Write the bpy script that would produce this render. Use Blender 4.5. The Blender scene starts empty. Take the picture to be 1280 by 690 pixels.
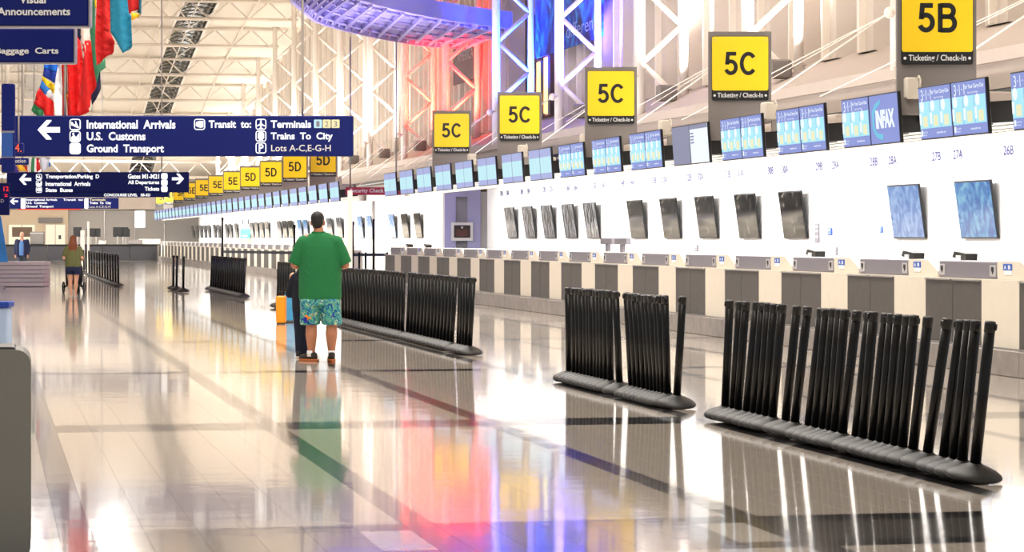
import bpy, math, random
from mathutils import Vector, Matrix, Euler
random.seed(7)
COL = bpy.context.scene.collection
SC = bpy.context.scene
# ------------------------------------------------------------------ camera, world, lights, exposure
F = 3200.0; TH = math.atan(654/F); CT, ST = math.cos(TH), math.sin(TH); EYE = 1.54
cd = bpy.data.cameras.new('camera'); cam = bpy.data.objects.new('camera', cd); COL.objects.link(cam)
cam.location = (0, 0, EYE); cam.rotation_euler = (math.pi/2, 0, -TH)
cd.sensor_width = 36; cd.lens = 36*F/1280; cd.shift_y = -48/1280; cd.clip_end = 600; cd.clip_start = 0.5
SC.camera = cam
SC.view_settings.view_transform = 'Standard'; SC.view_settings.look = 'None'
SC.view_settings.gamma = 1; SC.view_settings.use_curve_mapping = False
SC.view_settings.exposure = 0.0
w = bpy.data.worlds.new('world'); SC.world = w; w.use_nodes = True
w.node_tree.nodes['Background'].inputs[0].default_value = (1, .975, .945, 1)
w.node_tree.nodes['Background'].inputs[1].default_value = 0.6
def light(name, kind, loc, power, color=(1, 1, 1), rot=(0, 0, 0), size=(1, 1), spread=None, radius=.1):
    d = bpy.data.lights.new(name, kind); d.energy = power; d.color = color
    if kind == 'AREA':
        d.shape = 'RECTANGLE'; d.size, d.size_y = size
        if spread: d.spread = spread
    else: d.shadow_soft_size = radius
    o = bpy.data.objects.new(name, d); o.location = loc; o.rotation_euler = rot; COL.objects.link(o); return o
PI = math.pi
WARM = (1, .955, .89); WHITE = (1, .985, .96)
# check-in canopy light coves (point down and toward the back wall)
light('canopy_light', 'AREA', (12.9, 50, 3.0), 3600, WHITE, (0, math.radians(-18), 0), (1.0, 46))
light('canopy_light', 'AREA', (12.9, 131, 3.0), 8500, (1, .97, .92), (0, math.radians(-18), 0), (1.0, 96))
# added fill strips, unseen behind the overhead monitors, washing the louvred canopy edge
light('fascia_fill', 'AREA', (11.45, 48, 2.62), 170, WHITE, (0, math.radians(-130), 0), (.08, 50), spread=1.9)
light('fascia_fill', 'AREA', (11.45, 131, 2.62), 330, WHITE, (0, math.radians(-130), 0), (.08, 96), spread=1.9)
# hall luminaires high in the roof
light('hall_light', 'AREA', (4, 38, 13.2), 6800, WARM, (0, 0, 0), (7, 46))
light('hall_light', 'AREA', (3, 110, 12.2), 4200, WARM, (0, 0, 0), (6, 34))
# light thrown up on the far roof vault
light('roof_uplight', 'AREA', (14.0, 140, 4.2), 500, WARM, (PI, math.radians(12), 0), (1.0, 60))
light('roof_uplight', 'AREA', (2.0, 150, 3.6), 900, WARM, (PI, 0, 0), (8, 40))
# flood lamps at the foot of every lattice column
BAY = 8.71; Z0C = 75.8
for k in range(-5, 12):
    z = Z0C+BAY*k
    if k in (1, 2): c_, p = (1, .012, .006), 520
    elif k == 0: c_, p = (.008, .04, 1), 900
    elif k == -1: c_, p = (.1, .07, 1), 1500
    elif k < -1: c_, p = (1, .95, .92), 420
    else: c_, p = (1, .93, .83), 100
    light('flood_light', 'AREA', (15.55, z-.55, 5.2), p, c_, (PI-math.radians(9), math.radians(4), 0), (.5, .5), spread=1.5)
# fill added left of the frame to brighten the far counter fronts
light('window_light', 'AREA', (-11.4, 134, 3.2), 3200, (1, .98, .93), (0, math.radians(-84), 0), (3.5, 88), spread=1.3)
light('far_end_fill', 'AREA', (4, 168, 5.2), 2000, (1, .97, .93), (math.radians(65), 0, 0), (14, 1))  # unseen fill, added to brighten the far wall
light('bridge_light', 'AREA', (11.0, 74.5, 4.2), 520, (.62, .56, 1), (PI, 0, 0), (4, 4))
light('bridge_light', 'AREA', (8.6, 52, 8.5), 150, (.75, .68, 1), (math.radians(100), 0, math.radians(-10)), (2, 2))

# ------------------------------------------------------------------ helpers
def lin(h):
    h = h.lstrip('#'); r = []
    for i in (0, 2, 4):
        v = int(h[i:i+2], 16)/255
        r.append(v/12.92 if v <= .04045 else ((v+.055)/1.055)**2.4)
    return tuple(r)
MATS = {}
def mat(name, hexc, rough=.6, metal=0, emit=0, noise=0, scale=20, bump=0, spec=None, coat=0):
    if name in MATS: return MATS[name]
    m = bpy.data.materials.new(name); m.use_nodes = True; MATS[name] = m
    nt = m.node_tree; b = nt.nodes['Principled BSDF']; c = lin(hexc)
    b.inputs['Base Color'].default_value = (*c, 1); b.inputs['Roughness'].default_value = rough
    b.inputs['Metallic'].default_value = metal
    if spec is not None: b.inputs['Specular IOR Level'].default_value = spec
    if coat: b.inputs['Coat Weight'].default_value = coat; b.inputs['Coat Roughness'].default_value = .05
    if emit:
        b.inputs['Emission Color'].default_value = (*c, 1); b.inputs['Emission Strength'].default_value = emit
        b.inputs['Base Color'].default_value = (.02, .02, .02, 1)
    if noise or bump:
        tc = nt.nodes.new('ShaderNodeTexCoord'); n = nt.nodes.new('ShaderNodeTexNoise')
        n.inputs['Scale'].default_value = scale; n.inputs['Detail'].default_value = 4
        nt.links.new(tc.outputs['Object'], n.inputs['Vector'])
        if noise and not emit:
            mx = nt.nodes.new('ShaderNodeMix'); mx.data_type = 'RGBA'
            mx.inputs[6].default_value = (*[v*(1-noise) for v in c], 1)
            mx.inputs[7].default_value = (*[min(1, v*(1+noise)) for v in c], 1)
            nt.links.new(n.outputs['Fac'], mx.inputs[0]); nt.links.new(mx.outputs[2], b.inputs['Base Color'])
        if bump:
            bp = nt.nodes.new('ShaderNodeBump'); bp.inputs['Strength'].default_value = bump
            bp.inputs['Distance'].default_value = .02
            nt.links.new(n.outputs['Fac'], bp.inputs['Height']); nt.links.new(bp.outputs[0], b.inputs['Normal'])
    return m
class MB:
    def __init__(s): s.v = []; s.f = []; s.mi = []; s.sm = []; s.cur = 0
    def add(s, vs, fs, smooth=False):
        o = len(s.v); s.v += [tuple(p) for p in vs]
        for f in fs: s.f.append(tuple(i+o for i in f)); s.mi.append(s.cur); s.sm.append(smooth)
        return s
    def box(s, x0, x1, y0, y1, z0, z1):
        vs = [(x0, y0, z0), (x1, y0, z0), (x1, y1, z0), (x0, y1, z0), (x0, y0, z1), (x1, y0, z1), (x1, y1, z1), (x0, y1, z1)]
        return s.add(vs, [(0, 3, 2, 1), (4, 5, 6, 7), (0, 1, 5, 4), (1, 2, 6, 5), (2, 3, 7, 6), (3, 0, 4, 7)])
    def bbox(s, x0, x1, y0, y1, z0, z1, b=.01):
        # box with all edges chamfered
        vs = []; idx = {}
        for i, x in enumerate((x0, x1)):
            for j, y in enumerate((y0, y1)):
                for k, z in enumerate((z0, z1)):
                    sx, sy, sz = (1-2*i)*b, (1-2*j)*b, (1-2*k)*b
                    for a, p in enumerate(((x, y+sy, z+sz), (x+sx, y, z+sz), (x+sx, y+sy, z))):
                        idx[(i, j, k, a)] = len(vs); vs.append(p)
        F_ = []
        for i in (0, 1):
            q = [(i, 0, 0, 0), (i, 1, 0, 0), (i, 1, 1, 0), (i, 0, 1, 0)]; F_.append(q if i else q[::-1])
            q = [(0, i, 0, 1), (1, i, 0, 1), (1, i, 1, 1), (0, i, 1, 1)]; F_.append(q[::-1] if i else q)
            q = [(0, 0, i, 2), (1, 0, i, 2), (1, 1, i, 2), (0, 1, i, 2)]; F_.append(q if i else q[::-1])
        for a, b_, n in ((0, 1, 2), (0, 2, 1), (1, 2, 0)):
            for p in (0, 1):
                for q in (0, 1):
                    def key(t, ax):
                        c = [0, 0, 0]; c[a] = p; c[b_] = q; c[n] = t; return (*c, ax)
                    F_.append([key(0, a), key(1, a), key(1, b_), key(0, b_)])
        for i in (0, 1):
            for j in (0, 1):
                for k in (0, 1): F_.append([(i, j, k, 0), (i, j, k, 1), (i, j, k, 2)])
        cx = Vector(((x0+x1)/2, (y0+y1)/2, (z0+z1)/2)); out = []
        for f in F_:
            ids = [idx[t] for t in f]; P = [Vector(vs[i]) for i in ids]
            n = (P[1]-P[0]).cross(P[2]-P[0]); c = sum(P, Vector())/len(P)
            if n.dot(c-cx) < 0: ids = ids[::-1]
            out.append(ids)
        return s.add(vs, out)
    def tube(s, p, q, r0, r1=None, n=10, smooth=True):
        p, q = Vector(p), Vector(q); r1 = r0 if r1 is None else r1; d = (q-p).normalized()
        u = d.cross(Vector((0, 0, 1)) if abs(d.z) < .9 else Vector((1, 0, 0))).normalized(); w_ = d.cross(u)
        vs = []
        for c, r in ((p, r0), (q, r1)):
            for i in range(n):
                a = 2*PI*i/n; vs.append(c+u*math.cos(a)*r+w_*math.sin(a)*r)
        s.add(vs, [(i, (i+1) % n, n+(i+1) % n, n+i) for i in range(n)], smooth)
        s.add([], []); o = len(s.v)-2*n
        s.f.append(tuple(o+i for i in range(n))[::-1]); s.mi.append(s.cur); s.sm.append(False)
        s.f.append(tuple(o+n+i for i in range(n))); s.mi.append(s.cur); s.sm.append(False)
        return s
    def path(s, pts, r, n=8):
        for a, b in zip(pts, pts[1:]): s.tube(a, b, r, n=n)
        return s
    def lathe(s, prof, c=(0, 0, 0), n=24, smooth=True):
        vs = []; m = len(prof)
        for r, z in prof:
            for i in range(n):
                a = 2*PI*i/n; vs.append((c[0]+r*math.cos(a), c[1]+r*math.sin(a), c[2]+z))
        fs = [(j*n+i, j*n+(i+1) % n, (j+1)*n+(i+1) % n, (j+1)*n+i) for j in range(m-1) for i in range(n)]
        fs.append(tuple(range(n))[::-1]); fs.append(tuple((m-1)*n+i for i in range(n)))
        return s.add(vs, fs, smooth)
    def prism(s, poly, vec):
        # poly: planar list of 3-D points; extruded by vec, both ends capped
        n = len(poly); P = [Vector(p) for p in poly]; V = Vector(vec)
        nr = Vector((0, 0, 0))
        for i in range(n): nr += P[i].cross(P[(i+1) % n])
        if nr.dot(V) > 0: P = P[::-1]
        return s.add(P+[p+V for p in P], [tuple(range(n)), tuple(range(2*n-1, n-1, -1))] +
                     [((i+1) % n, i, n+i, n+(i+1) % n) for i in range(n)])
    def ell(s, c, r, rot=(0, 0, 0), nu=16, nv=10):
        R = Euler(rot).to_matrix(); vs = []; c = Vector(c)
        for j in range(1, nv):
            t = PI*j/nv
            for i in range(nu):
                a = 2*PI*i/nu
                vs.append(c+R @ Vector((r[0]*math.sin(t)*math.cos(a), r[1]*math.sin(t)*math.sin(a), r[2]*math.cos(t))))
        vs += [c+R @ Vector((0, 0, r[2])), c+R @ Vector((0, 0, -r[2]))]; T, B = (nv-1)*nu, (nv-1)*nu+1
        fs = [(j*nu+i, (j+1)*nu+i, (j+1)*nu+(i+1) % nu, j*nu+(i+1) % nu) for j in range(nv-2) for i in range(nu)]
        fs += [(T, i, (i+1) % nu) for i in range(nu)] + [(B, (nv-2)*nu+(i+1) % nu, (nv-2)*nu+i) for i in range(nu)]
        return s.add(vs, fs, True)
    def cap(s, p, q, r0, r1):
        s.tube(p, q, r0, r1, 14); s.ell(p, (r0,)*3, nu=14, nv=8); return s.ell(q, (r1,)*3, nu=14, nv=8)
    def rings(s, rs, n=28, closed=True):
        # rs: list of (cx, cy, z, rx, ry)
        vs = []
        for cx, cy, z, rx, ry in rs:
            for i in range(n):
                a = 2*PI*i/n; vs.append((cx+rx*math.cos(a), cy+ry*math.sin(a), z))
        fs = [(j*n+i, j*n+(i+1) % n, (j+1)*n+(i+1) % n, (j+1)*n+i) for j in range(len(rs)-1) for i in range(n)]
        fs += [tuple(range(n))[::-1], tuple((len(rs)-1)*n+i for i in range(n))]
        if rs[-1][2] < rs[0][2]: fs = [f[::-1] for f in fs]
        return s.add(vs, fs, True)
    def mesh(s, name, mats):
        me = bpy.data.meshes.new(name); me.from_pydata(s.v, [], s.f)
        for m in (mats if isinstance(mats, (list, tuple)) else [mats]): me.materials.append(m)
        me.polygons.foreach_set('material_index', s.mi); me.polygons.foreach_set('use_smooth', s.sm)
        me.update(); return me
    def build(s, name, mats, parent=None, loc=(0, 0, 0), rot=(0, 0, 0)):
        return link(name, s.mesh(name, mats), parent, loc, rot)
def link(name, me, parent=None, loc=(0, 0, 0), rot=(0, 0, 0)):
    o = bpy.data.objects.new(name, me); COL.objects.link(o); o.location = loc; o.rotation_euler = rot
    if parent: o.parent = parent
    return o
def tag(o, label=None, cat=None, group=None, kind=None):
    if label: o['label'] = label
    if cat: o['category'] = cat
    if group: o['group'] = group
    if kind: o['kind'] = kind
    return o
def thing(name, label, cat, loc=(0, 0, 0), rz=0, group=None):
    return tag(link(name, None, None, loc, (0, 0, rz)), label, cat, group)
def struct(name, mb, m): return tag(mb.build(name, m), kind='structure')
KIDS = {}
def copy_tree(o, loc=None, rot=None, label=None, group=None, parent=None):
    c = o.copy(); COL.objects.link(c)
    if parent: c.parent = parent
    if loc is not None: c.location = loc
    if rot is not None: c.rotation_euler = rot
    if label: c['label'] = label
    if group: c['group'] = group
    for ch in [k for k in KIDS.get(o.name, [])]: copy_tree(ch, parent=c)
    return c
def index_kids(o):
    KIDS[o.name] = [k for k in bpy.data.objects if k.parent == o]
    for k in KIDS[o.name]: index_kids(k)
def B(x0, x1, y0, y1, z0, z1): return MB().box(x0, x1, y0, y1, z0, z1)
def onX(px, py, X):
    zc = F*X/((px+14)*CT); return X, (zc-X*ST)/CT, EYE-(py-297)*zc/F
def onD(px, py, zc):
    X = (px+14)*zc*CT/F; return X, (zc-X*ST)/CT, EYE-(py-297)*zc/F
TXT = {}
def text(body, m, parent, x0, x1, z0, z1, y=-.01, wall=False, name='lettering', bold=.02, ext=.004, keep=False, X=0, spacing=1):
    """lettering fitted to a rectangle; faces -Y, or -X when wall (then x0..x1 run along Y, x0 the far end)"""
    key = (body, bold, spacing)
    if key not in TXT:
        cu = bpy.data.curves.new('t', 'FONT'); cu.body = body; cu.offset = bold; cu.resolution_u = 3; cu.extrude = 0
        cu.space_character = spacing; cu.fill_mode = 'BOTH'
        o = bpy.data.objects.new('t', cu); COL.objects.link(o)
        bpy.context.view_layer.update()
        me = bpy.data.meshes.new_from_object(o.evaluated_get(bpy.context.evaluated_depsgraph_get()))
        COL.objects.unlink(o); bpy.data.objects.remove(o)
        xs = [v.co.x for v in me.vertices]; ys = [v.co.y for v in me.vertices]
        TXT[key] = ([(v.co.x, v.co.y) for v in me.vertices], [tuple(p.vertices) for p in me.polygons], min(xs), max(xs), min(ys), max(ys))
    vs, fs, a, b, c, d = TXT[key]
    sx = abs(x1-x0)/(b-a); sz = (z1-z0)/(d-c)
    mb = MB()
    if wall:
        P = [(X, x0-(u-a)*sx, z0+(v-c)*sz) for u, v in vs]
    else:
        P = [(x0+(u-a)*sx, y, z0+(v-c)*sz) for u, v in vs]
    mb.add(P, fs)
    return mb.build(name, m, parent)
# ------------------------------------------------------------------ materials
def floor_mat(name, hexc, rough, var=.08):
    m = mat(name, hexc, rough, noise=var, scale=260, coat=.6)
    nt = m.node_tree; b = nt.nodes['Principled BSDF']
    tc = nt.nodes.new('ShaderNodeTexCoord'); g = nt.nodes.new('ShaderNodeNewGeometry')
    n = nt.nodes.new('ShaderNodeTexNoise'); n.inputs['Scale'].default_value = 2.2; n.inputs['Detail'].default_value = 3
    nt.links.new(g.outputs['Position'], n.inputs['Vector'])
    bp = nt.nodes.new('ShaderNodeBump'); bp.inputs['Strength'].default_value = .22; bp.inputs['Distance'].default_value = .004
    nt.links.new(n.outputs['Fac'], bp.inputs['Height'])
    nt.links.new(bp.outputs[0], b.inputs['Normal']); nt.links.new(bp.outputs[0], b.inputs['Coat Normal'])
    return m
M_T = floor_mat('cream_terrazzo', 'D3C6B8', .1)
M_T2 = floor_mat('pale_terrazzo', 'DDD2C6', .1)
M_D = floor_mat('charcoal_terrazzo', '2C2A2C', .14)
M_G = floor_mat('grey_terrazzo', '5E5955', .13)
M_J = mat('joint_grout', '857B70', .8)
M_WH = mat('white_painted_steel', 'EFE6DA', .45)
M_WALL = mat('white_laminate', 'F2F1F0', .5, noise=.03, scale=3)
M_BEIGE = mat('beige_wall_panel', 'C9B8A8', .6, noise=.05, scale=2)
M_ROOF = mat('roof_deck_white', 'E6DBCB', .7, noise=.04, scale=1.5)
M_GREY = mat('grey_sign_panel', '77706C', .6, noise=.1, scale=90)
M_YEL = mat('sign_yellow', 'EBC400', .45)
M_BLK = mat('black_paint', '0A0A0C', .4)
M_NAVY = mat('sign_navy', '001260', .5, spec=.25)
M_SKY = mat('skylight_glass', '2E2E2B', .2, noise=.6, scale=2.5)
M_CREAM = mat('cream_cabinet', 'E0D6C6', .5, noise=.05, scale=6)
M_DOOR = mat('brushed_grey_door', '5D5956', .42, metal=.35, noise=.18, scale=9)
M_HOUS = mat('lavender_grey_steel', '8B8790', .4, metal=.3)
M_STONE = mat('grey_marble', '8D8580', .25, noise=.35, scale=4)
M_LETW = mat('sign_letter_lit', 'FFFFFF', emit=1.25)
M_LETG = mat('sign_letter_white', 'D8D8D8', .5)
M_DARK = mat('dark_counter_front', '26252A', .5)
M_TRIM = mat('stainless_trim', 'B8B4B0', .3, metal=.7)

# ------------------------------------------------------------------ floor
fl = struct('floor', B(-14, 11.2, 1, 186, -.3, -.004), M_J)
LC = [.44+1.82*i for i in range(-3, 6)]                       # charcoal bands along the hall
TB = [(12.2, 12.45, 'D'), (12.45, 13.3, 'G'), (13.3, 13.6, 'D'), (20.5, 21.3, 'D'), (29.1, 29.55, 'D'), (37.8, 38.2, 'D')]
cols = []
for i, c in enumerate(LC):
    cols.append((c-.085, c+.085, 'D'))
    nx = LC[i+1] if i+1 < len(LC) else 11.05+.085
    a, b_ = c+.085, nx-.085
    n = 6 if i+1 < len(LC) else 3
    for j in range(n): cols.append((a+(b_-a)*j/n, a+(b_-a)*(j+1)/n, 'T' if j < n-1 or True else 'T'))
rows = []; z = 3.8
for a, b_, k in TB+[(45.9, 46.3, 'D')]:
    n = max(1, round((a-z)/2.1)) if a-z > .05 else 0
    for j in range(n): rows.append((z+(a-z)*j/n, z+(a-z)*(j+1)/n, 'T'))
    rows.append((a, b_, k)); z = b_
tiles = []
for r, (z0, z1, kr) in enumerate(rows):
    for q, (x0, x1, kc) in enumerate(cols):
        if kr == 'D': k = 'D'
        elif kr == 'G': k = 'D' if kc == 'D' else 'G'
        else: k = kc
        # light inset beside the crossing of the bands
        if kr == 'G' and kc != 'D' and any(0 < c-.085-x0 < .3 for c in LC): k = 'T2'
        tiles.append((x0, x1, z0, z1, k))
def vis(t):
    return t[0] > -.2 and t[2] > 11.5 and t[0] < .43*t[3]+.3
tiles.sort(key=lambda t: (not vis(t), t[2]))
MM = {'T': M_T, 'T2': M_T2, 'D': M_D, 'G': M_G}
cache = {}; g = .0007
tcount = {'T': 0, 'D': 0}
rest = MB()
for i, (x0, x1, z0, z1, k) in enumerate(tiles):
    fam = 'D' if k == 'D' else 'T'
    if vis((x0, x1, z0, z1)) and tcount[fam] < (290 if fam == 'T' else 200):
        tcount[fam] += 1
        key = (round(x1-x0, 3), round(z1-z0, 3), k)
        if key not in cache:
            cache[key] = B(g, x1-x0-g, g, z1-z0-g, -.004, 0).mesh('tile', MM[k])
        link('dark_floor_strip' if k == 'D' else 'floor_tile', cache[key], fl, (x0, z0, 0))
    else:
        rest.cur = ['T', 'T2', 'D', 'G'].index(k); rest.box(x0+g, x1-g, z0+g, z1-g, -.004, 0)
tag(rest.build('floor_tiles', [M_T, M_T2, M_D, M_G], fl), kind='stuff')
z = 46.3
while z < 185:
    z1 = min(z+8.31, 186)
    for i, c in enumerate(LC):
        nx = LC[i+1] if i+1 < len(LC) else 11.05+.085
        B(c+.085+g, nx-.085-g, z+g, z1-g, -.004, 0).build('floor_panel', M_T, fl)
        B(c-.085+g, c+.085-g, z+g, z1-g, -.004, 0).build('dark_floor_strip', M_D, fl)
    if z1 < 186: B(-5, 11.05, z1+g, z1+.4-g, -.004, 0).build('dark_floor_strip', M_D, fl)
    z = z1+.4

# ------------------------------------------------------------------ left side of the hall (outside the frame): glazed wall
wl = MB()
for i in range(0, 21): wl.box(-12.3, -12, 4+9*i, 4.4+9*i, 0, 14)
wl.box(-12.3, -12, 1, 186, 0, .9); wl.box(-12.3, -12, 1, 186, 4, 4.4); wl.box(-12.3, -12, 1, 186, 9, 9.4)
struct('wall_left', wl, M_WH)

# ------------------------------------------------------------------ far wall
wb = struct('wall_back', B(-12, 16.6, 186, 186.5, 0, 7.5), mat('far_wall_grey', 'A9A39C', .7, noise=.04, scale=.5))
def farbox(px0, px1, py0, py1, zc=184., d=.3, **k):
    X0, Z, h1 = onD(px0, py0, zc); X1, _, h0 = onD(px1, py1, zc); return X0, X1, Z-d, Z, h0, h1
Yb = 185.98
def fb(px0, px1, py0, py1, y0=185.7, y1=185.98):
    # rectangle on the far wall from its picture extent
    r = []
    for px, py in ((px0, py0), (px1, py1)):
        t = (px-640)/F; X = Yb*(ST+t*CT)/(CT-t*ST); zc = X*ST+Yb*CT; r.append((X, EYE-(py-297)*zc/F))
    return r[0][0], r[1][0], y0, y1, r[1][1], r[0][1]
MB().box(*fb(-20, 240, 240, 262, 185.2)).build('wall_bulkhead', M_BEIGE, wb)
MB().box(*fb(-20, 85, 262, 326, 185.6)).build('wall_panel', mat('far_beige', 'C9B59A', .7), wb)
for a in (130, 168, 205): MB().box(*fb(a, a+.7, 262, 306, 185.9)).build('wall_joint', M_TRIM, wb)
M_LITW = mat('lit_shopfront', 'FFF2D2', emit=1.0)
for n, (a, b_, c, d) in enumerate([(10, 44, 281, 306), (56, 82, 281, 312)]):
    wn = tag(MB().box(*fb(a, b_, c, d, 185.55, 185.6)).build('window_%d' % (n+1), M_LITW), kind='structure')
    for q in ((a, a+1), (b_-1, b_), ((a+b_)/2-.5, (a+b_)/2+.5)):
        MB().box(*fb(q[0], q[1], c, d, 185.4, 185.55)).build('mullion', M_BEIGE, wn)
MB().box(*fb(48, 78, 272, 279, 185.4, 185.6)).build('vent_grille', M_GREY, wb)
MB().box(*fb(15, 40, 284, 296, 185.3, 185.5)).build('notice_board', mat('board_brown', '6E5A48', .7), wb)
MB().box(*fb(73, 76, 294, 299, 185.3, 185.55)).build('door_plate', M_BLK, wb)
x0, x1, y0, y1, z0, z1 = fb(164, 176, 264.5, 285)
t = thing('lit_sign', 'bright blank white lit sign panel hanging before the far grey wall', 'sign', ((x0+x1)/2, 181, 0))
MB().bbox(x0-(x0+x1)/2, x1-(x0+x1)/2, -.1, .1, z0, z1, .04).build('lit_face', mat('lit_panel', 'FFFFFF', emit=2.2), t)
B(-.03, .03, .0, 5.0, z1-.1, z1-.04).build('wall_bracket', M_TRIM, t)

# ------------------------------------------------------------------ roof: arched deck, skylight, trusses
ARCH = [(2, 13.6), (93, 13.6), (101.8, 13.5), (110.5, 13.3), (119.2, 12.95), (127.9, 12.45), (136.7, 11.75), (145.4, 10.75), (154.2, 9.75), (162.9, 8.45), (171.6, 7.0), (186.4, 4.2)]
def arch(z):
    for (a, h), (b_, k) in zip(ARCH, ARCH[1:]):
        if a <= z <= b_: return h+(k-h)*(z-a)/(b_-a)
    return ARCH[-1][1]
SK0, SK1 = 9.62, 11.25
def deck(x0, x1, up=1.05, th=.25):
    mb = MB()
    zs = [2+8*i for i in range(12)]+[101.8+2.9*i for i in range(30)]
    zs = [q for q in zs if q < 186]+[186.4]
    for a, b_ in zip(zs, zs[1:]):
        ha, hb = arch(a)+up, arch(b_)+up
        mb.add([(x0, a, ha), (x1, a, ha), (x1, b_, hb), (x0, b_, hb), (x0, a, ha+th), (x1, a, ha+th), (x1, b_, hb+th), (x0, b_, hb+th)],
               [(0, 3, 2, 1), (4, 5, 6, 7), (0, 1, 5, 4), (1, 2, 6, 5), (2, 3, 7, 6), (3, 0, 4, 7)])
    return mb
ceil = struct('ceiling', deck(-12.3, SK0), M_ROOF)
deck(SK1, 16.9).build('roof_deck', M_ROOF, ceil)
deck(SK0, SK1, 1.55, .05).build('skylight_glazing', M_SKY, ceil)
for X in (SK0-.12, SK1): deck(X, X+.12, .95, .75).build('skylight_curb', M_WH, ceil)
deck(10.4, 10.46, 1.15, .06).build('skylight_mullion', M_WH, ceil)
# curved louvre ribs across the skylight
M_RIB = mat('skylight_rib', '8E8C86', .5)
zz = 96
while zz < 184:
    h = arch(zz)+1.12; mb = MB(); pts = [(SK0+(SK1-SK0)*i/6, zz+.25*math.sin(PI*i/6), h+.22*math.sin(PI*i/6)) for i in range(7)]
    mb.path(pts, .045, 5); mb.build('skylight_rib', M_RIB, ceil); zz += 1.1
# roof beam duct running along the hall at the left
for X, wd in ((2.1, .95),): deck(X, X+wd, .55, .5).build('roof_beam', mat('beam_grey', 'B9B2AA', .6), ceil)
deck(6.3, 6.36, 1.0, .06).build('roof_seam', M_TRIM, ceil)
chord_cache = {}
webs_left = 280
for k in range(-6, 12):
    Z = Z0C+BAY*k; h = arch(Z); dp = .9
    if k == 11: h = 5.55; dp = 1.05
    tr = link('roof_truss', None, ceil, (0, Z, 0))
    xe = 15.2
    for zz, r in ((h, .09), (h+dp, .09)):
        MB().tube((-12, 0, zz), (xe, 0, zz), r, n=8).build('truss_chord', M_WH, tr)
    key = round(dp, 2)
    if key not in chord_cache:
        chord_cache[key] = (MB().tube((0, 0, dp), (.98, 0, 0), .04, n=6).mesh('truss_web', M_WH), MB().tube((.98, 0, 0), (1.96, 0, dp), .04, n=6).mesh('truss_web', M_WH),
                            MB().lathe([(.02, -.1), (.1, -.06), (.1, .06), (.02, .1)], n=8).mesh('truss_node', M_WH))
    if k >= 5:
        for i in range(-1, 8):
            link('truss_web', chord_cache[key][0], tr, (i*1.96, 0, h)); link('truss_web', chord_cache[key][1], tr, (i*1.96, 0, h))
            link('truss_node', chord_cache[key][2], tr, (i*1.96+.98, 0, h))
    else:
        mb = MB()
        for i in range(-6, 8):
            mb.tube((i*1.96, 0, h+dp), (i*1.96+.98, 0, h), .04, n=5); mb.tube((i*1.96+.98, 0, h), (i*1.96+1.96, 0, h+dp), .04, n=5)
        mb.build('truss_lattice', M_WH, tr)
    # purlins between this truss and the next
    if 4 <= k < 11:
        h2 = arch(Z+BAY)
        for X in (1.0, 4.9, 8.8, 13.2):
            MB().tube((X, 0, h+dp), (X, BAY, h2+dp), .045, n=6).build('purlin', M_WH, tr)
        for X in (9.0, 11.9):     # cross bracing at the skylight
            MB().tube((X, 0, h+dp), (X+(1.6 if X < 10 else -1.6), BAY, h2+dp), .03, n=5).build('brace_rod', M_WH, tr)

# ------------------------------------------------------------------ right side: upper wall with folded panels, sill, fascia
wr = struct('wall_right', B(17.0, 17.2, 20, 186, 0, 15), M_BEIGE)
M_PAN = mat('corrugated_panel', 'C6B9AD', .5, noise=.04, scale=1)
zz = 22.0
pan = MB().add([(16.95, 0, 5.1), (16.95, 0, 14.6), (16.45, .28, 5.1), (16.45, .28, 14.6), (16.45, 1.25, 5.1), (16.45, 1.25, 14.6), (16.95, 1.5, 5.1), (16.95, 1.5, 14.6), (16.95, 2.17, 5.1), (16.95, 2.17, 14.6)],
              [(1, 0, 2, 3), (3, 2, 4, 5), (5, 4, 6, 7), (7, 6, 8, 9)]).mesh('wall_panel', M_PAN)
fin = B(16.3, 16.95, -.03, .03, 5.1, 14.6).mesh('panel_fin', M_WH)
while zz < 184:
    if not (72.5 < zz < 80.0):
        p_ = link('wall_panel', pan, wr, (0, zz, 0)); link('panel_fin', fin, p_, (0, .72, 0))
    zz += 2.1775
def run(name, poly, z0, z1, m, parent=None):
    mb = MB().prism([(x, z0, h) for x, h in poly], (0, z1-z0, 0)); return mb.build(name, m, parent)
M_SILL = mat('sill_plaster', 'AFA196', .6, noise=.04, scale=2)
run('wall_sill', [(14.9, 4.40), (16.9, 5.25), (16.9, 4.2), (14.9, 4.2)], 20, 186, M_SILL, wr)
run('wall_fascia', [(15.0, 3.75), (15.0, 4.2), (16.0, 4.2), (16.0, 3.75)], 20, 186, M_SILL, wr)
run('wall_fascia', [(14.6, 3.0), (14.6, 3.62), (15.3, 3.75), (16.0, 3.75), (16.0, 3.0)], 20, 72.8, mat('fascia_taupe', '8A7E75', .6), wr)
run('wall_fascia', [(14.6, 3.0), (14.6, 3.62), (15.3, 3.75), (16.0, 3.75), (16.0, 3.0)], 82.5, 186, mat('fascia_taupe', '8A7E75', .6), wr)
MB().tube((14.4, 20, 3.62), (14.4, 186, 3.62), .09, n=8).build('conduit', M_BLK, wr)

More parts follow.
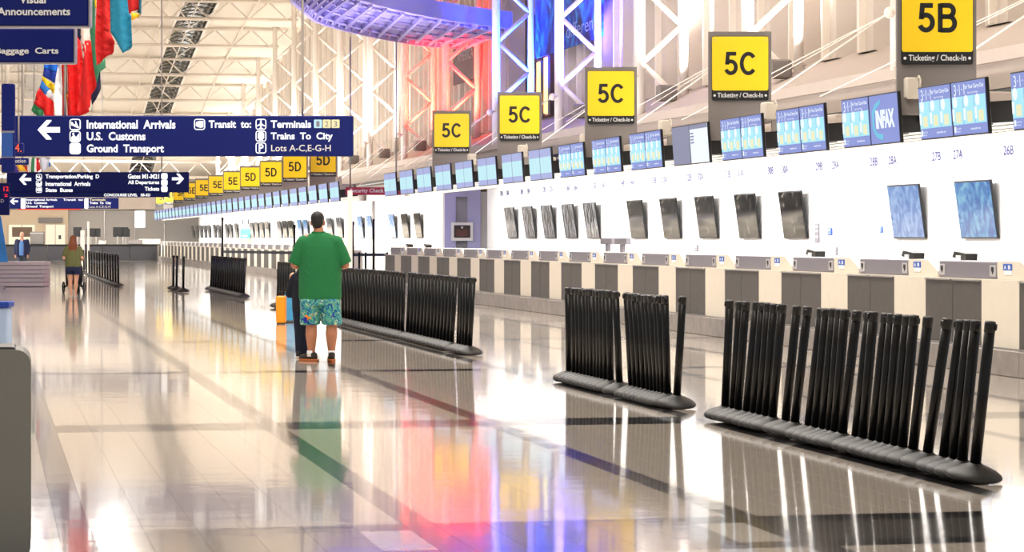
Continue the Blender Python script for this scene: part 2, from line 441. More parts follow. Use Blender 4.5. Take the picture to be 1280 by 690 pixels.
# lattice columns
M_COL = mat('column_white', 'F1E9E0', .35)
H_TOP = 14.3
leg_f = MB().tube((15.0, 0, 4.35), (15.0, 0, H_TOP), .125, n=16).mesh('column_leg', M_COL)
leg_b = MB().tube((16.08, 0, 4.8), (16.08, 0, H_TOP), .1, n=14).mesh('column_leg', M_COL)
dg1 = MB().tube((15.05, 0, 0), (16.03, 0,   .9), .065, n=8).mesh('diagonal', M_COL)
dg2 = MB().tube((16.03, 0, 0), (15.05, 0,   .9), .065, n=8).mesh('diagonal', M_COL)
nodem = MB().ell((0, 0, 0), (.09, .05, .12), nu=10, nv=6).mesh('gusset', M_COL)
def lattice_column(Z, label, group=None):
    t = thing('lattice_column', label, 'column', (0, Z, 0), 0, group)
    link('column_leg', leg_f, t); link('column_leg', leg_b, t)
    h = 4.75; i = 0
    while h < min(H_TOP, arch(Z)+.3):
        link('diagonal', dg2 if i % 2 == 0 else dg1, t, (0, 0, h))
        h += .9; i += 1
    f = link('flood_lamp', lampm, t, (15.5, -.55, 5.0))
    return t
lampm = MB().bbox(-.22, .22, -.16, .16, -.28, .1, .03).mesh('flood_lamp', M_GREY)
names = {-4: 'white lattice column behind the 5B sign', -3: 'overexposed white lattice column just right of the nearest 5C sign',
         -2: 'white lit lattice column between the two nearest 5C signs', -1: 'lavender lit lattice column rising behind the 5C sign second from the right',
         0: 'blue lit lattice column standing behind the third 5C sign', 1: 'pink and orange lit lattice column behind the smallest 5C sign',
         2: 'red lit lattice column left of the smallest 5C sign', 3: 'cream lattice column just left of the red lit column',
         4: 'cream lattice column at the right end of the big blue sign', 5: 'cream lattice column under the rounded left end of the walkway'}
for k in range(-5, 12):
    lattice_column(Z0C+BAY*k, names.get(k, 'one of the far cream lattice columns above the row of 5D and 5E signs' if k > 5 else 'white lattice column at the near end of the wall'),
                   'far lattice columns' if k > 5 else None)
# stay rods from the columns
def rod(a, b_, r=.018): return MB().tube(a, b_, r, n=6)
for k in range(-5, 11):
    Z = Z0C+BAY*k
    lab = 'far stay rods' if k > 1 else None
    t = thing('stay_rods', 'thin steel stay rods fanning from a column node down to the canopy' if k > 1 else
              'thin stay rods fanning from the node beside '+('the 5B sign', 'the nearest 5C sign', 'the second 5C sign', 'the lavender column', 'the blue column', 'the pink column', 'the near wall end')[{-4: 0, -3: 1, -2: 2, -1: 3, 0: 4, 1: 5, -5: 6}[k]],
              'rod', (14.75, Z-.3, 5.3), 0, lab)
    o = Vector((14.75, Z-.3, 5.3))
    for q, r in (((12.2, Z+2.6, 3.15), .014), ((14.7, Z+6.5, 4.55), .009), ((13.6, Z+8.6, 3.9), .009)):
        rod((0, 0, 0), Vector(q)-o, r).build('rod', M_WH, t)
    MB().ell((0, 0, 0), (.1, .1, .1), nu=10, nv=6).build('clevis', M_WH, t)
    MB().tube((0, 0, 0), (.25, .3, .05), .03).build('bracket', M_WH, t)

# ------------------------------------------------------------------ check-in back walls, canopy, plinth
def backwall(name, z0, z1):
    a = struct(name, B(14.5, 14.62, z0, z1, .29, 3.03), M_WALL)
    q = z0
    while q < z1-.1:
        B(14.47, 14.5, q+.01, min(q+2.9, z1)-.01, .3, 3.0).build('wall_panel', M_WALL, a); q += 2.9
    return a
bw = backwall('wall_right_front', 22, 74.4); bw2 = backwall('wall_right_rear', 82, 181)
B(14.5, 16.5, 74.4, 74.6, 0, 3.03).build('return_wall', M_WALL, bw); B(14.5, 16.5, 81.8, 82, 0, 3.03).build('return_wall', M_WALL, bw2)
M_LOUV = mat('louvre_white', 'F2EEE6', .5)
def canopy(z0, z1, label):
    t = thing('check_in_canopy', label, 'canopy', (11.9, z0, 0))
    L = z1-z0
    B(0, 2.7, 0, L, 3.0, 3.06).build('canopy_deck', M_WALL, t)
    B(-.02, .04, 0, L, 2.735, 2.8).build('canopy_lip', M_WH, t)
    B(-.02, .04, 0, L, 3.03, 3.1).build('canopy_lip', M_WH, t)
    for i in range(5):
        h = 2.82+.045*i
        MB().prism([(0, 0, h), (.05, 0, h-.018), (.05, 0, h-.008), (0, 0, h+.012)], (0, L, 0)).build('louvre_slat', M_LOUV, t)
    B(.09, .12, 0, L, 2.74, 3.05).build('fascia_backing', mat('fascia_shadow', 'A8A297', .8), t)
    return t
canopy(22, 73.8, 'long white canopy with louvred front edge above the nearer check-in counters')
canopy(82.4, 181, 'long white canopy with louvred front edge above the far check-in counters')
def plinth(z0, z1, label):
    t = thing('stone_plinth', label, 'plinth', (11.05, z0, 0)); q = 0
    B(.03, 3.5, 0, z1-z0, 0, .27).build('plinth_core', M_STONE, t)
    while q < z1-z0-.1:
        e = min(q+1.45, z1-z0)
        MB().bbox(0, .3, q+.004, e-.004, .0, .285, .008).build('stone_slab', M_STONE, t); q = e
    return t
plinth(22, 73.5, 'grey veined stone plinth under the nearer row of check-in counters')
plinth(82.8, 181, 'grey stone plinth under the far row of check-in counters')
# ------------------------------------------------------------------ yellow gate signs on grey pylons
def rrect(x0, x1, z0, z1, r, y=0, n=4):
    P = []
    for cx, cz, a0 in ((x1-r, z0+r, -PI/2), (x1-r, z1-r, 0), (x0+r, z1-r, PI/2), (x0+r, z0+r, PI)):
        for i in range(n+1):
            a = a0+PI/2*i/n; P.append((cx+r*math.cos(a), y, cz+r*math.sin(a)))
    return P
XS = 11.9
def arc(cx, cy, rx, ry, a0, a1, n=14):
    return [(cx+rx*math.cos(math.radians(a0+(a1-a0)*i/n)), cy+ry*math.sin(math.radians(a0+(a1-a0)*i/n))) for i in range(n+1)]
GL = {'5': (.60, [[(.535, .93), (.17, .93), (.13, .45)], arc(.295, .335, .225, .262, 140, -158, 20)]),
      'C': (.72, [arc(.37, .5, .295, .43, 38, 322, 22)]),
      'B': (.68, [[(.09, 0), (.09, 1)], [(.09, .93), (.36, .93)]+arc(.37, .735, .18, .195, 90, -90)[1:]+[(.09, .54)], [(.3, .54), (.38, .54)]+arc(.39, .305, .2, .235, 90, -90)[1:]+[(.09, .07)]]),
      'D': (.72, [[(.09, 0), (.09, 1)], [(.09, .93), (.28, .93)]+arc(.3, .5, .29, .43, 90, -90, 18)[1:]+[(.09, .07)]]),
      'E': (.62, [[(.09, 0), (.09, 1)], [(.09, .93), (.58, .93)], [(.09, .52), (.54, .52)], [(.09, .07), (.6, .07)]]),
      'F': (.58, [[(.09, 0), (.09, 1)], [(.09, .93), (.56, .93)], [(.09, .5), (.5, .5)]])}
def zone_text(s, par, H=.365, z0=4.15, y=-.0575, th=.172):
    gap = .1; tot = sum(GL[c][0] for c in s)+gap*(len(s)-1); x = -tot/2
    for c in s:
        w_, strokes = GL[c]; mb = MB()
        for P in strokes:
            L = []
            for i, p in enumerate(P):
                a_ = Vector(P[max(0, i-1)]); b_ = Vector(P[min(len(P)-1, i+1)]); p = Vector(p)
                if 0 < i < len(P)-1:
                    d0 = (p-a_).normalized(); d1 = (b_-p).normalized(); d = (d0+d1).normalized(); k = min(1.6, 1/max(.4, d.dot(d0)))
                else: d = (b_-a_).normalized(); k = 1
                nrm = Vector((-d.y, d.x))*th/2*k; L.append((p+nrm, p-nrm))
            vs = [((x+q.x)*H, y, z0+q.y*H) for a_, b_ in L for q in (a_, b_)]
            mb.add(vs, [(2*i, 2*i+1, 2*i+3, 2*i+2) for i in range(len(L)-1)])
        mb.build('letter', M_BLK, par); x += w_+gap
def yellow_sign(i, txt, label, group=None, cap=True):
    Z = 30.84+BAY*i
    t = thing('zone_sign', label, 'sign', (11.82, Z, 0), -TH-.012, group)
    MB().bbox(-.505, .505, .0, .12, 3.1, 4.85, .006).build('pylon', M_GREY, t)
    bd = MB().prism(rrect(-.455, .455, 3.74, 4.77, .035, -.05), (0, .045, 0)).build('sign_board', M_BLK, t)
    MB().prism(rrect(-.45, .45, 3.90, 4.765, .03, -.056), (0, .005, 0)).build('yellow_face', M_YEL, bd)
    zone_text(txt, bd)
    text('Ticketing / Check-In', M_LETG, bd, -.365, .365, 3.765, 3.865, -.0515, bold=.018)
    for sx in (-.41, .41):
        MB().tube((sx, -.052, 3.82), (sx, -.049, 3.82), .02, n=8).build('dot', M_LETG, bd)
        MB().tube((sx, -.062, 4.71), (sx, -.055, 4.71), .013, n=8).build('screw', M_TRIM, bd)
    MB().box(-.2, .2, -.0, .1, 3.02, 3.1).build('pylon_foot', M_GREY, t)
ys = [(0, '5B', 'large yellow 5B sign on a grey pylon, nearest and cut by the frame top'),
      (1, '5C', 'largest yellow 5C sign on a grey pylon, next to the 5B sign'),
      (2, '5C', 'second largest yellow 5C sign on a grey pylon before the lavender column'),
      (3, '5C', 'yellow 5C sign on a grey pylon before the blue column'),
      (4, '5C', 'smallest yellow 5C sign on a grey pylon before the red columns'),
      (7, '5D', 'yellow 5D sign furthest right, its top just under the big blue sign'),
      (8, '5D', 'yellow 5D sign second from the right of the 5D signs'),
      (9, '5D', 'yellow 5D sign third from the right of the 5D signs'),
      (10, '5D', 'smallest yellow 5D sign, beside the nearest 5E sign'),
      (11, '5E', 'largest yellow 5E sign, beside the smallest 5D sign'), (12, '5E', 'second largest yellow 5E sign'),
      (13, '5E', 'third largest yellow 5E sign'), (14, '5E', 'smallest yellow 5E sign right of the blue sign end'),
      (15, '5F', 'largest yellow 5F sign, top behind the blue sign'), (16, '5F', 'second largest yellow 5F sign under the blue sign'),
      (17, '5F', 'far yellow 5F sign partly behind the blue sign'), ]
for i, tx, lab in ys: yellow_sign(i, tx, lab)

# ------------------------------------------------------------------ overhead monitors
M_BEZ = mat('monitor_black', '0C0D12', .35)
M_SCB = mat('screen_blue', '7F8FD4', emit=1)
M_SCC = mat('screen_cyan', 'A4E6F6', emit=1.0)
M_SCW = mat('screen_white', 'EDF6FF', emit=1.0)
M_SCO = mat('screen_orange', 'E8E8C0', emit=1.0)
M_SCG = mat('screen_greyblue', '8E93B4', emit=.8)
M_SCT = mat('screen_teal', '63C4E6', emit=.95)
MW, MHH = 1.085, .655
XM = 11.22
def SX(x, y0, y1, z0, z1, m, name, par):   # thin rectangle on a screen that faces -X
    return MB().box(x-.003, x, min(y0, y1), max(y0, y1), z0, z1).build(name, m, par)
M_SCP = mat('screen_pale_blue', 'A3ADDC', emit=1); M_SCC2 = mat('screen_pale_cyan', 'BCE8F2', emit=1)
def monitor(kind='ad', detail=True):
    t = thing('overhead_monitor', 'x', 'monitor', (0, 0, 0))
    MB().bbox(0, .045, -MW/2, MW/2, -MHH/2, MHH/2, .008).build('casing', M_BEZ, t)
    MB().box(.045, .68, -.15, .15, -.2, .05).build('mount', M_BEZ, t)
    e = MW/2-.018; q = MHH/2-.018
    s = SX(-.001, -e, e, -q, q, M_SCG if kind == 'grey' else (M_SCW if kind == 'page' else M_SCB if detail else M_SCP), 'screen', t)
    if kind == 'ad':
        n = 3
        for i in range(3):
            a = e-2*e*i/3-.01; b_ = a-2*e/3+.02
            SX(-.005, a, b_, -q+.12, .14, M_SCC if detail else M_SCC2, 'picture_panel', s)
            if detail:
                MB().tube((-.009, (a+b_)/2+.07, .08), (-.007, (a+b_)/2+.07, .08), .07, n=12, smooth=False).build('badge', M_SCW, s)
                SX(-.01, (a+b_)/2+.05, (a+b_)/2-.1, -.17, -.04, M_SCO, 'product_picture', s)
                SX(-.009, a, (a+b_)/2+.1, -.14, .0, M_SCW, 'product_picture', s)
        if detail:
            text('3·1·1', M_SCW, s, e-.09, e-.42, .155, .285, wall=True, X=-.008, bold=.0)
            text('for Your Carry-Ons', M_SCW, s, e-.43, -e+.04, .205, .27, wall=True, X=-.008, bold=.02)
            text('Pay Your Fees', M_SCW, s, e-.52, -e+.22, .155, .185, wall=True, X=-.008, bold=.01)
            SX(-.008, e-.04, e-.09, -q+.03, -q+.1, M_SCW, 'seal', s)
            text('Security\nAdmin', M_SCW, s, e-.1, e-.25, -q+.03, -q+.09, wall=True, X=-.008, bold=0)
            text('checkin.go', M_SCW, s, -.02, -e+.2, -q+.04, -q+.075, wall=True, X=-.008, bold=.02)
    if kind == 'infax':
        P = [(.43, .1), (.3, .2), (.12, .24), (.1, .17), (.26, .13), (.34, .05), (.34, -.1), (.26, -.18), (.05, -.26), (.05, -.2), (.04, -.28), (.28, -.25), (.43, -.14)]
        P = [(.43, .1), (.3, .2), (.1, .25), (.12, .2), (.28, .14), (.36, .06), (.36, -.1), (.28, -.17), (.05, -.2), (.08, -.27), (.3, -.23), (.43, -.12)]
        MB().prism([(-.006, y, z) for y, z in P], (-.003, 0, 0)).build('logo_arc', M_SCT, s)
        text('INFAX', M_SCW, s, .29, -.40, -.12, .12, wall=True, X=-.011, bold=.06)
    if kind == 'page':
        SX(-.005, e, -e, q-.07, q, M_SCG, 'header_bar', s)
        for i in range(4): SX(-.006, e-.05, e-.22-.03*(i % 2), .16-.05*i, .185-.05*i, M_SCG, 'text_line', s)
    return t
prot = {'ad': monitor('ad'), 'infax': monitor('infax'), 'grey': monitor('grey'), 'page': monitor('page'), 'far': monitor('ad', False)}
for p_ in prot.values(): index_kids(p_)
used = set()
def put(kind, loc, rot, label, group=None, noise=0):
    if kind not in used:
        used.add(kind); o = prot[kind]; o.location = loc; o.rotation_euler = rot; o['label'] = label
        if group: o['group'] = group
        return o
    c = copy_tree(prot[kind], loc, rot, label)
    if group: c['group'] = group
    elif 'group' in c: del c['group']
    return c
ORD = ['nearest', 'second', 'third', 'fourth', 'fifth', 'sixth', 'seventh', 'eighth', 'ninth', 'tenth', 'eleventh', 'twelfth', 'thirteenth', 'fourteenth', 'fifteenth', 'sixteenth', 'seventeenth', 'eighteenth', 'nineteenth']
TILT = (0, math.radians(-4), 0)
for j in range(-1, 16):
    Z = 28.77+2.9*j
    for side in (0, 1):          # 0 left (far), 1 right (near)
        kind = 'ad' if j < 8 else 'far'
        if j == 1 and side == 1: kind = 'infax'
        if j == 4: kind = 'grey' if side == 0 else 'page'
        y = Z+(MW/2+.004)*(1 if side == 0 else -1)
        if j == 1 and side: lab = 'overhead monitor with a white INFAX logo on blue'
        elif j == 4: lab = 'overhead monitor gone plain grey blue' if side == 0 else 'overhead monitor showing a pale white page'
        else:
            where = {-1: 'in the pair cut by the right frame edge', 0: 'in the pair under the 5B sign', 1: 'beside the INFAX monitor', 2: 'in the first pair left of the INFAX monitor',
                     3: 'in the pair under the largest 5C sign', 5: 'just left of the grey and white ones'}.get(j)
            if not where:
                where = 'in the %s pair from the right frame edge' % ORD[j+1]
            lab = '%s blue and cyan overhead monitor %s' % ('left' if side == 0 else 'right', where)
            if j == 1: lab = 'blue and cyan overhead monitor beside the INFAX monitor'
            if j == -1 and side: continue
        put(kind, (XM, y, 3.06), TILT, lab)
for j in range(33):
    Z = 84.3+2.9*j
    for side in (0, 1):
        y = Z+(MW/2+.004)*(1 if side == 0 else -1)
        put('far', (XM, y, 3.06), TILT, 'small pale blue overhead monitor in the far row under the 5D, 5E and 5F signs', 'far overhead monitors')

# grey housings behind the monitors, and white access-point boxes
hb = MB().bbox(0, .35, -.55, .55, 3.1, 3.34, .02).mesh('housing', M_SILL)
for j in range(-1, 16):
    o = link('junction_housing', hb, None, (12.05, 28.77+2.9*j+1.45, 0))
    tag(o, 'low beige housing on the canopy between two pairs of overhead monitors', 'housing', 'housings between the nearer monitors')
apm = MB().bbox(-.09, .09, -.13, .13, -.137, .137, .02).mesh('box_body', mat('offwhite_plastic', 'D9CFC0', .5))
for j in range(10):
    inv = .8688e-3+.1575e-3*j
    Z = (inv*F*11.5-11.5*ST*CT)/CT**2
    if 73 < Z < 83: continue
    t = thing('wireless_box', ['off white box with a curled cable beside the 5B sign pylon', 'off white box with a curled cable right of the largest 5C sign'][j] if j < 2 else
              'small off white box on the %s bracket along the canopy from the right' % ORD[j], 'box', (11.5, Z, 3.44))
    link('box_body', apm, t)
    MB().path([(.05, -.13, .12), (.05, -.2, .15), (.05, -.26, .1), (.05, -.25, 0), (.05, -.2, -.06)], .012, 6).build('cable', mat('offwhite_plastic', 'D9CFC0', .5), t)
    if j == 0: continue
    B(.05, .6, -.02, .02, -.3, -.1).build('bracket', M_TRIM, t)
    B(.5, .55, -.02, .02, -.40, -.1).build('bracket', M_TRIM, t)

# ------------------------------------------------------------------ check-in counters
M_STK = mat('sticker_blue', '2C5FC0', .5); M_STW = mat('sticker_white', 'F0F0F0', .5)
def counter():
    t = thing('check_in_counter', 'x', 'counter', (0, 0, 0))
    # local: y from far (+) to near (-); doors from +.895 to -.895, cabinet from -.895 to -2.0
    for a, b_ in ((.895, .008), (-.008, -.895)):
        d = MB().bbox(11.2, 11.235, b_, a, .30, 1.05, .006).build('door', M_DOOR, t)
        MB().box(11.17, 11.2, min(a, b_)+.03, max(a, b_)-.03, 1.035, 1.05).build('door_trim', M_TRIM, d)
    B(11.235, 12.0, -.895, .895, .30, 1.06).build('body', M_CREAM, t)
    h = MB().bbox(11.36, 11.75, -.985, .86, 1.062, 1.262, .01).build('scale_housing', M_HOUS, t)
    for y in (.74, -.86):
        p_ = MB().bbox(11.35, 11.362, y-.09, y+.09, 1.09, 1.22, .003).build('tag_slot', mat('slot_plate', 'B9B5B8', .4), h)
        MB().prism([(11.346, y+dy, 1.16+dz) for dy, dz in ((.035, .04), (-.035, .04), (-.035, -.01), (0, -.045), (.01, -.01), (.035, -.01))], (.005, 0, 0)).build('slot', M_BLK, p_)
    c = MB().prism([(11.2, -.9, .30), (11.2, -.9, 1.06), (11.2, -2.0, 1.06), (11.2, -2.0, .30)], (.8, 0, 0)).build('side_cabinet', M_CREAM, t)
    u = MB().prism([(11.36, -.99, 1.062), (11.36, -.96, 1.24), (11.36, -1.03, 1.27), (11.36, -1.65, 1.27), (11.36, -2.0, 1.13), (11.36, -2.0, 1.062)], (.6, 0, 0)).build('cabinet_top', M_CREAM, t)
    B(11.352, 11.36, -1.42, -1.17, 1.165, 1.24).build('blue_sticker', M_STK, u)
    B(11.352, 11.36, -1.42, -1.20, 1.115, 1.165).build('white_tag', M_STW, u)
    text('A', M_STW, u, -1.20, -1.27, 1.18, 1.225, wall=True, X=11.35, bold=.04); text('B', M_STW, u, -1.32, -1.39, 1.18, 1.225, wall=True, X=11.35, bold=.04)
    B(11.2, 12.0, -2.0, .895, .287, .30).build('kick_strip', M_TRIM, t)
    return t
c0 = counter(); index_kids(c0); first = True
for j in range(-1, 16):
    Z = 28.7+2.9*j
    lab = 'check-in counter at the near end, cut by the right frame edge' if j == -1 else 'twin-door check-in counter, %s from the right frame edge in the nearer row' % ORD[j+1 if j > -1 else 0].replace('nearest', 'first')
    if j == 15: lab = 'last check-in counter of the nearer row, just right of the checkpoint gap'
    if first: c0.location = (0, Z, 0); c0['label'] = lab; first = False; o = c0
    else: o = copy_tree(c0, (0, Z, 0), None, lab)
for j in range(33):
    o = copy_tree(c0, (0, 85.1+2.9*j, 0), None, 'check-in counter in the far bright row beyond the checkpoint gap'); o['group'] = 'far check-in counters'

# ------------------------------------------------------------------ back wall: numbers, screens, notices
M_NUM = mat('number_blue', '0C1F78', .5)
def wz(px, X=14.46):
    return onX(px, 200, X)[1]
for n in range(14):
    for L, inv in (('B', .7848e-3), ('A', .7660e-3)):
        iv = inv+.0597e-3*n
        Z = (iv*F*14.46-14.46*ST*CT)/CT**2
        text('%d%s' % (26+n, L), M_NUM, bw, Z+.19, Z-.19, 2.735, 2.88, wall=True, X=14.463, bold=.02, name='desk_number')
M_FOIL = mat('plastic_wrap_silver', '7E8288', .16, metal=.75, bump=1.0, scale=5, noise=.7)
M_BLKS = mat('black_glass', '0B0C10', .06, bump=.25, scale=3, coat=1)
M_BLUS = mat('blue_screen', '6E9AD6', emit=.75)
M_BLUS2 = mat('deep_blue_screen', '3F7FC4', emit=.8)
def shade_screen(name, cols, scale):
    m = bpy.data.materials.new(name); m.use_nodes = True; nt = m.node_tree; b = nt.nodes['Principled BSDF']
    tc = nt.nodes.new('ShaderNodeTexCoord'); n = nt.nodes.new('ShaderNodeTexNoise'); n.inputs['Scale'].default_value = scale
    n.inputs['Detail'].default_value = 5; n.inputs['Distortion'].default_value = 1.6
    r = nt.nodes.new('ShaderNodeValToRGB'); e = r.color_ramp.elements
    e[0].position = .38; e[1].position = .64; e[0].color = (*lin(cols[0]), 1); e[1].color = (*lin(cols[-1]), 1)
    for i, c in enumerate(cols[1:-1]):
        x = e.new(.38+.26*(i+1)/(len(cols)-1)); x.color = (*lin(c), 1)
    nt.links.new(tc.outputs['Object'], n.inputs['Vector']); nt.links.new(n.outputs['Fac'], r.inputs[0])
    return m, nt, b, r
for nm, cols in (('blue_screen', ('5C86C8', '7FA6DC', '9DC0EA')), ('deep_blue_screen', ('2D6CB4', '4B8FCC', '7CC0DE')), ('sky_screen', ('3E8FE0', '9CC8F4', 'DCEBFA'))):
    m, nt, b, r = shade_screen(nm, cols, 3.5)
    nt.links.new(r.outputs[0], b.inputs['Emission Color']); b.inputs['Emission Strength'].default_value = .85
    b.inputs['Base Color'].default_value = (.01, .01, .02, 1); b.inputs['Roughness'].default_value = .15; MATS[nm] = m
m, nt, b, r = shade_screen('black_painted_reflection', ('010102', '020203', '08090A', '6A665F'), 3.2)  # pale reflections on the black screens, painted in as noise colour
nt.links.new(r.outputs[0], b.inputs['Base Color']); b.inputs['Roughness'].default_value = .09; b.inputs['Specular IOR Level'].default_value = .3; r.color_ramp.elements[-1].position = .72; MATS['black_painted_reflection'] = m
m, nt, b, r = shade_screen('wrapped_silver', ('050506', '202226', '9A9CA2', '101114'), 3.2)
mp = nt.nodes.new('ShaderNodeMapping'); mp.inputs['Scale'].default_value = (1, 1.6, .35)
nt.links.new([l for l in nt.links if l.to_node.type == 'TEX_NOISE'][0].from_socket, mp.inputs[0]); nt.links.new(mp.outputs[0], [n for n in nt.nodes if n.type == 'TEX_NOISE'][0].inputs[0])
nt.links.new(r.outputs[0], b.inputs['Base Color']); b.inputs['Roughness'].default_value = .12; b.inputs['Metallic'].default_value = .2; MATS['wrapped_silver'] = m
WSH = .875
def wall_screen(px, wd, m, label, group=None, hz=1.955, idx=0, hgt=WSH):
    Z = wz(px, 14.36)
    t = thing('wall_screen', label, 'monitor', (14.36, Z, hz), 0, group)
    t.rotation_euler = (0, math.radians(-8), 0)
    MB().bbox(0, .035, -wd/2, wd/2, -hgt/2, hgt/2, .008).build('casing', M_BEZ, t)
    B(-.004, 0, -wd/2+.025, wd/2-.025, -hgt/2+.025, hgt/2-.025).build('screen', MATS[m], t)
    MB().box(.035, .12, -.2, .2, -.25, .1).build('wall_mount', M_BLK, t)
    return t
for i, px in enumerate((1219, 1132)):
    wall_screen(px, 1.44, 'deep_blue_screen' if i == 0 else 'blue_screen', ['bright blue wall screen nearest the right frame edge', 'pale blue wall screen, second from the right frame edge'][i])
for i, px in enumerate((990, 933, 882, 837, 795)):
    wall_screen(px, 1.36, 'black_painted_reflection', 'black glossy wall screen, %s of five from the right' % ['first', 'second', 'third', 'fourth', 'last'][i])
for i, px in enumerate((738.5, 711, 684.5, 660.5, 638)):
    wall_screen(px, 1.3, 'wrapped_silver', 'silver plastic-wrapped wall screen, %s of five from the right' % ['first', 'second', 'third', 'fourth', 'last'][i])
for i, (px, m) in enumerate(((522, 'black_painted_reflection'), (506, 'black_painted_reflection'), (490, 'sky_screen'), (462, 'sky_screen'), (450, 'sky_screen'))):
    wall_screen(px, 1.3, m, ['rightmost black wall screen beyond the checkpoint gap', 'second black wall screen beyond the checkpoint gap', 'pale blue wall screen left of the two black ones beyond the gap',
                             'bright blue wall screen right of the black pole', 'pale blue wall screen nearest the white post'][i])
for px, m in ((424, 'wrapped_silver'), (412, 'wrapped_silver'), (382, 'deep_blue_screen'), (374.5, 'deep_blue_screen'), (363, 'black_painted_reflection'), (356, 'black_painted_reflection'), (349, 'wrapped_silver'),
              (334, 'black_painted_reflection'), (327, 'black_painted_reflection'), (320.5, 'wrapped_silver'), (314.5, 'wrapped_silver'), (295, 'wrapped_silver'), (288, 'wrapped_silver'), (283, 'wrapped_silver'),
              (273, 'wrapped_silver'), (268, 'wrapped_silver'), (261, 'wrapped_silver'), (256, 'wrapped_silver'), (251, 'wrapped_silver'), (246, 'wrapped_silver'), (241, 'wrapped_silver')):
    if px == 374.5: wall_screen(px, 1.5, m, 'turquoise wall screen just left of the man in green'); continue
    if px == 382: wall_screen(px, 1.5, m, 'turquoise wall screen partly behind the head of the man in green'); continue
    wall_screen(px, 1.6, m, 'small mottled wall screen on the far bright wall', 'far wall screens')
# turquoise and green poster
x, Z, h = onX(306, 286, 14.4)
t = thing('wall_poster', 'turquoise and lime green poster panel on the far bright wall', 'poster', (14.44, Z, 0))
dy = onX(300, 286, 14.4)[1]-Z
MB().box(-.03, 0, -dy, dy, 1.05, 2.05).build('green_field', mat('lime', 'C3E88C', .5), t); MB().box(-.035, 0, -dy, dy, 1.5, 2.05).build('teal_field', mat('turq', '35B8C8', .5), t)
MB().box(-.04, 0, -dy*.5, dy*.6, 1.6, 1.68).build('caption', M_STW, t)
for q in (-.5, .5):
    MB().tube((-.02, q*dy*1.1, 2.45), (0.03, q*dy*1.1, 2.45), .16, n=10).build('logo_mark', M_BLK, t); MB().box(-.02, 0, q*dy*1.1-.7, q*dy*1.1+.7, 2.16, 2.22).build('caption', M_BLK, t)
# wall notices, intercoms and outlets
def notice(px, py0, py1, wpx, m, label, name='wall_notice', cat='notice', d=.02):
    X = 14.465; _, Z, h1 = onX(px, py0, X); _, _, h0 = onX(px, py1, X); dz = abs(onX(px+wpx/2, py0, X)[1]-onX(px-wpx/2, py0, X)[1])/2
    t = thing(name, label, cat, (X, Z, (h0+h1)/2)); hh = (h1-h0)/2
    MB().bbox(-d, 0, -dz, dz, -hh, hh, .004).build('plate', m, t)
    return t, dz, hh
for px, a, b_, wp, m, lab in ((1022, 279, 303, 5, M_HOUS, 'grey strip notice right of the nearest black wall screen'), (1038, 285, 294, 5, M_STK, 'small blue square notice right of the grey strip'),
                              (1102, 283, 291, 3, M_STK, 'small blue notice left of the pale blue wall screen'), (1046, 309, 319, 2, M_HOUS, 'thin grey outlet strip above the counter top'),
                              (1068, 249, 252, 2.4, M_CREAM, 'tiny beige call button high on the white wall'), (871, 306, 314, 4, M_HOUS, 'small grey outlet above the counter behind the black screens')):
    t, dz, hh = notice(px, a, b_, wp, m, lab)
    for q in (-.5, .1, .55): MB().box(-.024, -.018, -dz*.6, dz*.6, hh*q, hh*q+hh*.18).build('print', M_STW if m != M_CREAM else M_GREY, t)
for px, py, lab in ((1207, 321, 'small black label printer behind the counter under the bright blue screen'), (1020, 330, 'small printer with a pink tag behind the counter under the notices'),
                    (1142, 330, 'small printer with a pink tag left of the pale blue screen'), (512, 305, 'small black device below the rightmost far black screens'), (535, 305, 'small black device on the counter beyond the gap')):
    x, Z, h = onX(px, py, 11.85)
    t = thing('label_printer', lab, 'printer', (11.85, Z, 1.06))
    MB().prism([(-.08, -.2, .17), (-.08, .25, .24), (-.08, .18, .31), (-.08, -.22, .28)], (.15, 0, 0)).build('body', M_BLK, t)
    B(-.05, .05, -.1, .1, 0, .22).build('stand', M_BLK, t); B(-.09, -.08, -.05, .1, .2, .26).build('paper_slot', M_STW, t)
for i, px in enumerate((757, 775)):
    x, Z, h = onX(px, 310, 11.7); t = thing('card_terminal', 'flat grey terminal behind the counter, %s of two under the gap between screens' % ('left', 'right')[i], 'terminal', (11.7, Z, 1.37))
    MB().bbox(0, .1, -.45, .45, .04, .16, .01).build('body', M_HOUS, t); B(.02, .08, -.1, .1, -.31, .05).build('foot', M_HOUS, t)

# ------------------------------------------------------------------ checkpoint gap: red sign, lavender pier with plaque
x0, Z, h1 = onD(432, 234, 81.2); x1, _, h0 = onD(503, 243.5, 81.2); xm = (x0+x1)/2
t = thing('checkpoint_sign', 'long red hanging sign reading Security Check Point', 'sign', (xm, Z, 0), -TH)
MB().bbox(x0-xm, x1-xm, 0, .12, h0, h1, .01).build('sign_box', mat('sign_crimson', 'A8123C', .5), t)
text('Security Check Point', M_LETG, t, x0-xm+.15, x0-xm+1.62, h0+.04, h1-.04, -.004, bold=.02)
for q in (.15, -.15+x1-x0): MB().tube((x0-xm+q, .06, h1), (x0-xm+q, .06, 7.92), .03, n=6).build('hanger', M_TRIM, t)
x0, Z, _ = onD(556, 300, 82.2); x1 = onD(602, 300, 82.2)[0]
M_LAV = mat('lavender_pier', 'B4B2DE', .5)
t = thing('lavender_pier', 'pale lavender pier with a recessed slot in the checkpoint gap', 'pier', ((x0+x1)/2, Z, 0), -TH); wx = (x1-x0)/2
B(-wx, -.22, 0, .5, 0, 3.3).build('pier_side', M_LAV, t); B(.16, wx, 0, .5, 0, 3.3).build('pier_side', M_LAV, t); B(-.22, .16, .3, .5, 0, 3.3).build('recess_back', M_HOUS, t)
B(-.22, .16, 0, .3, 2.85, 3.3).build('pier_head', M_LAV, t)
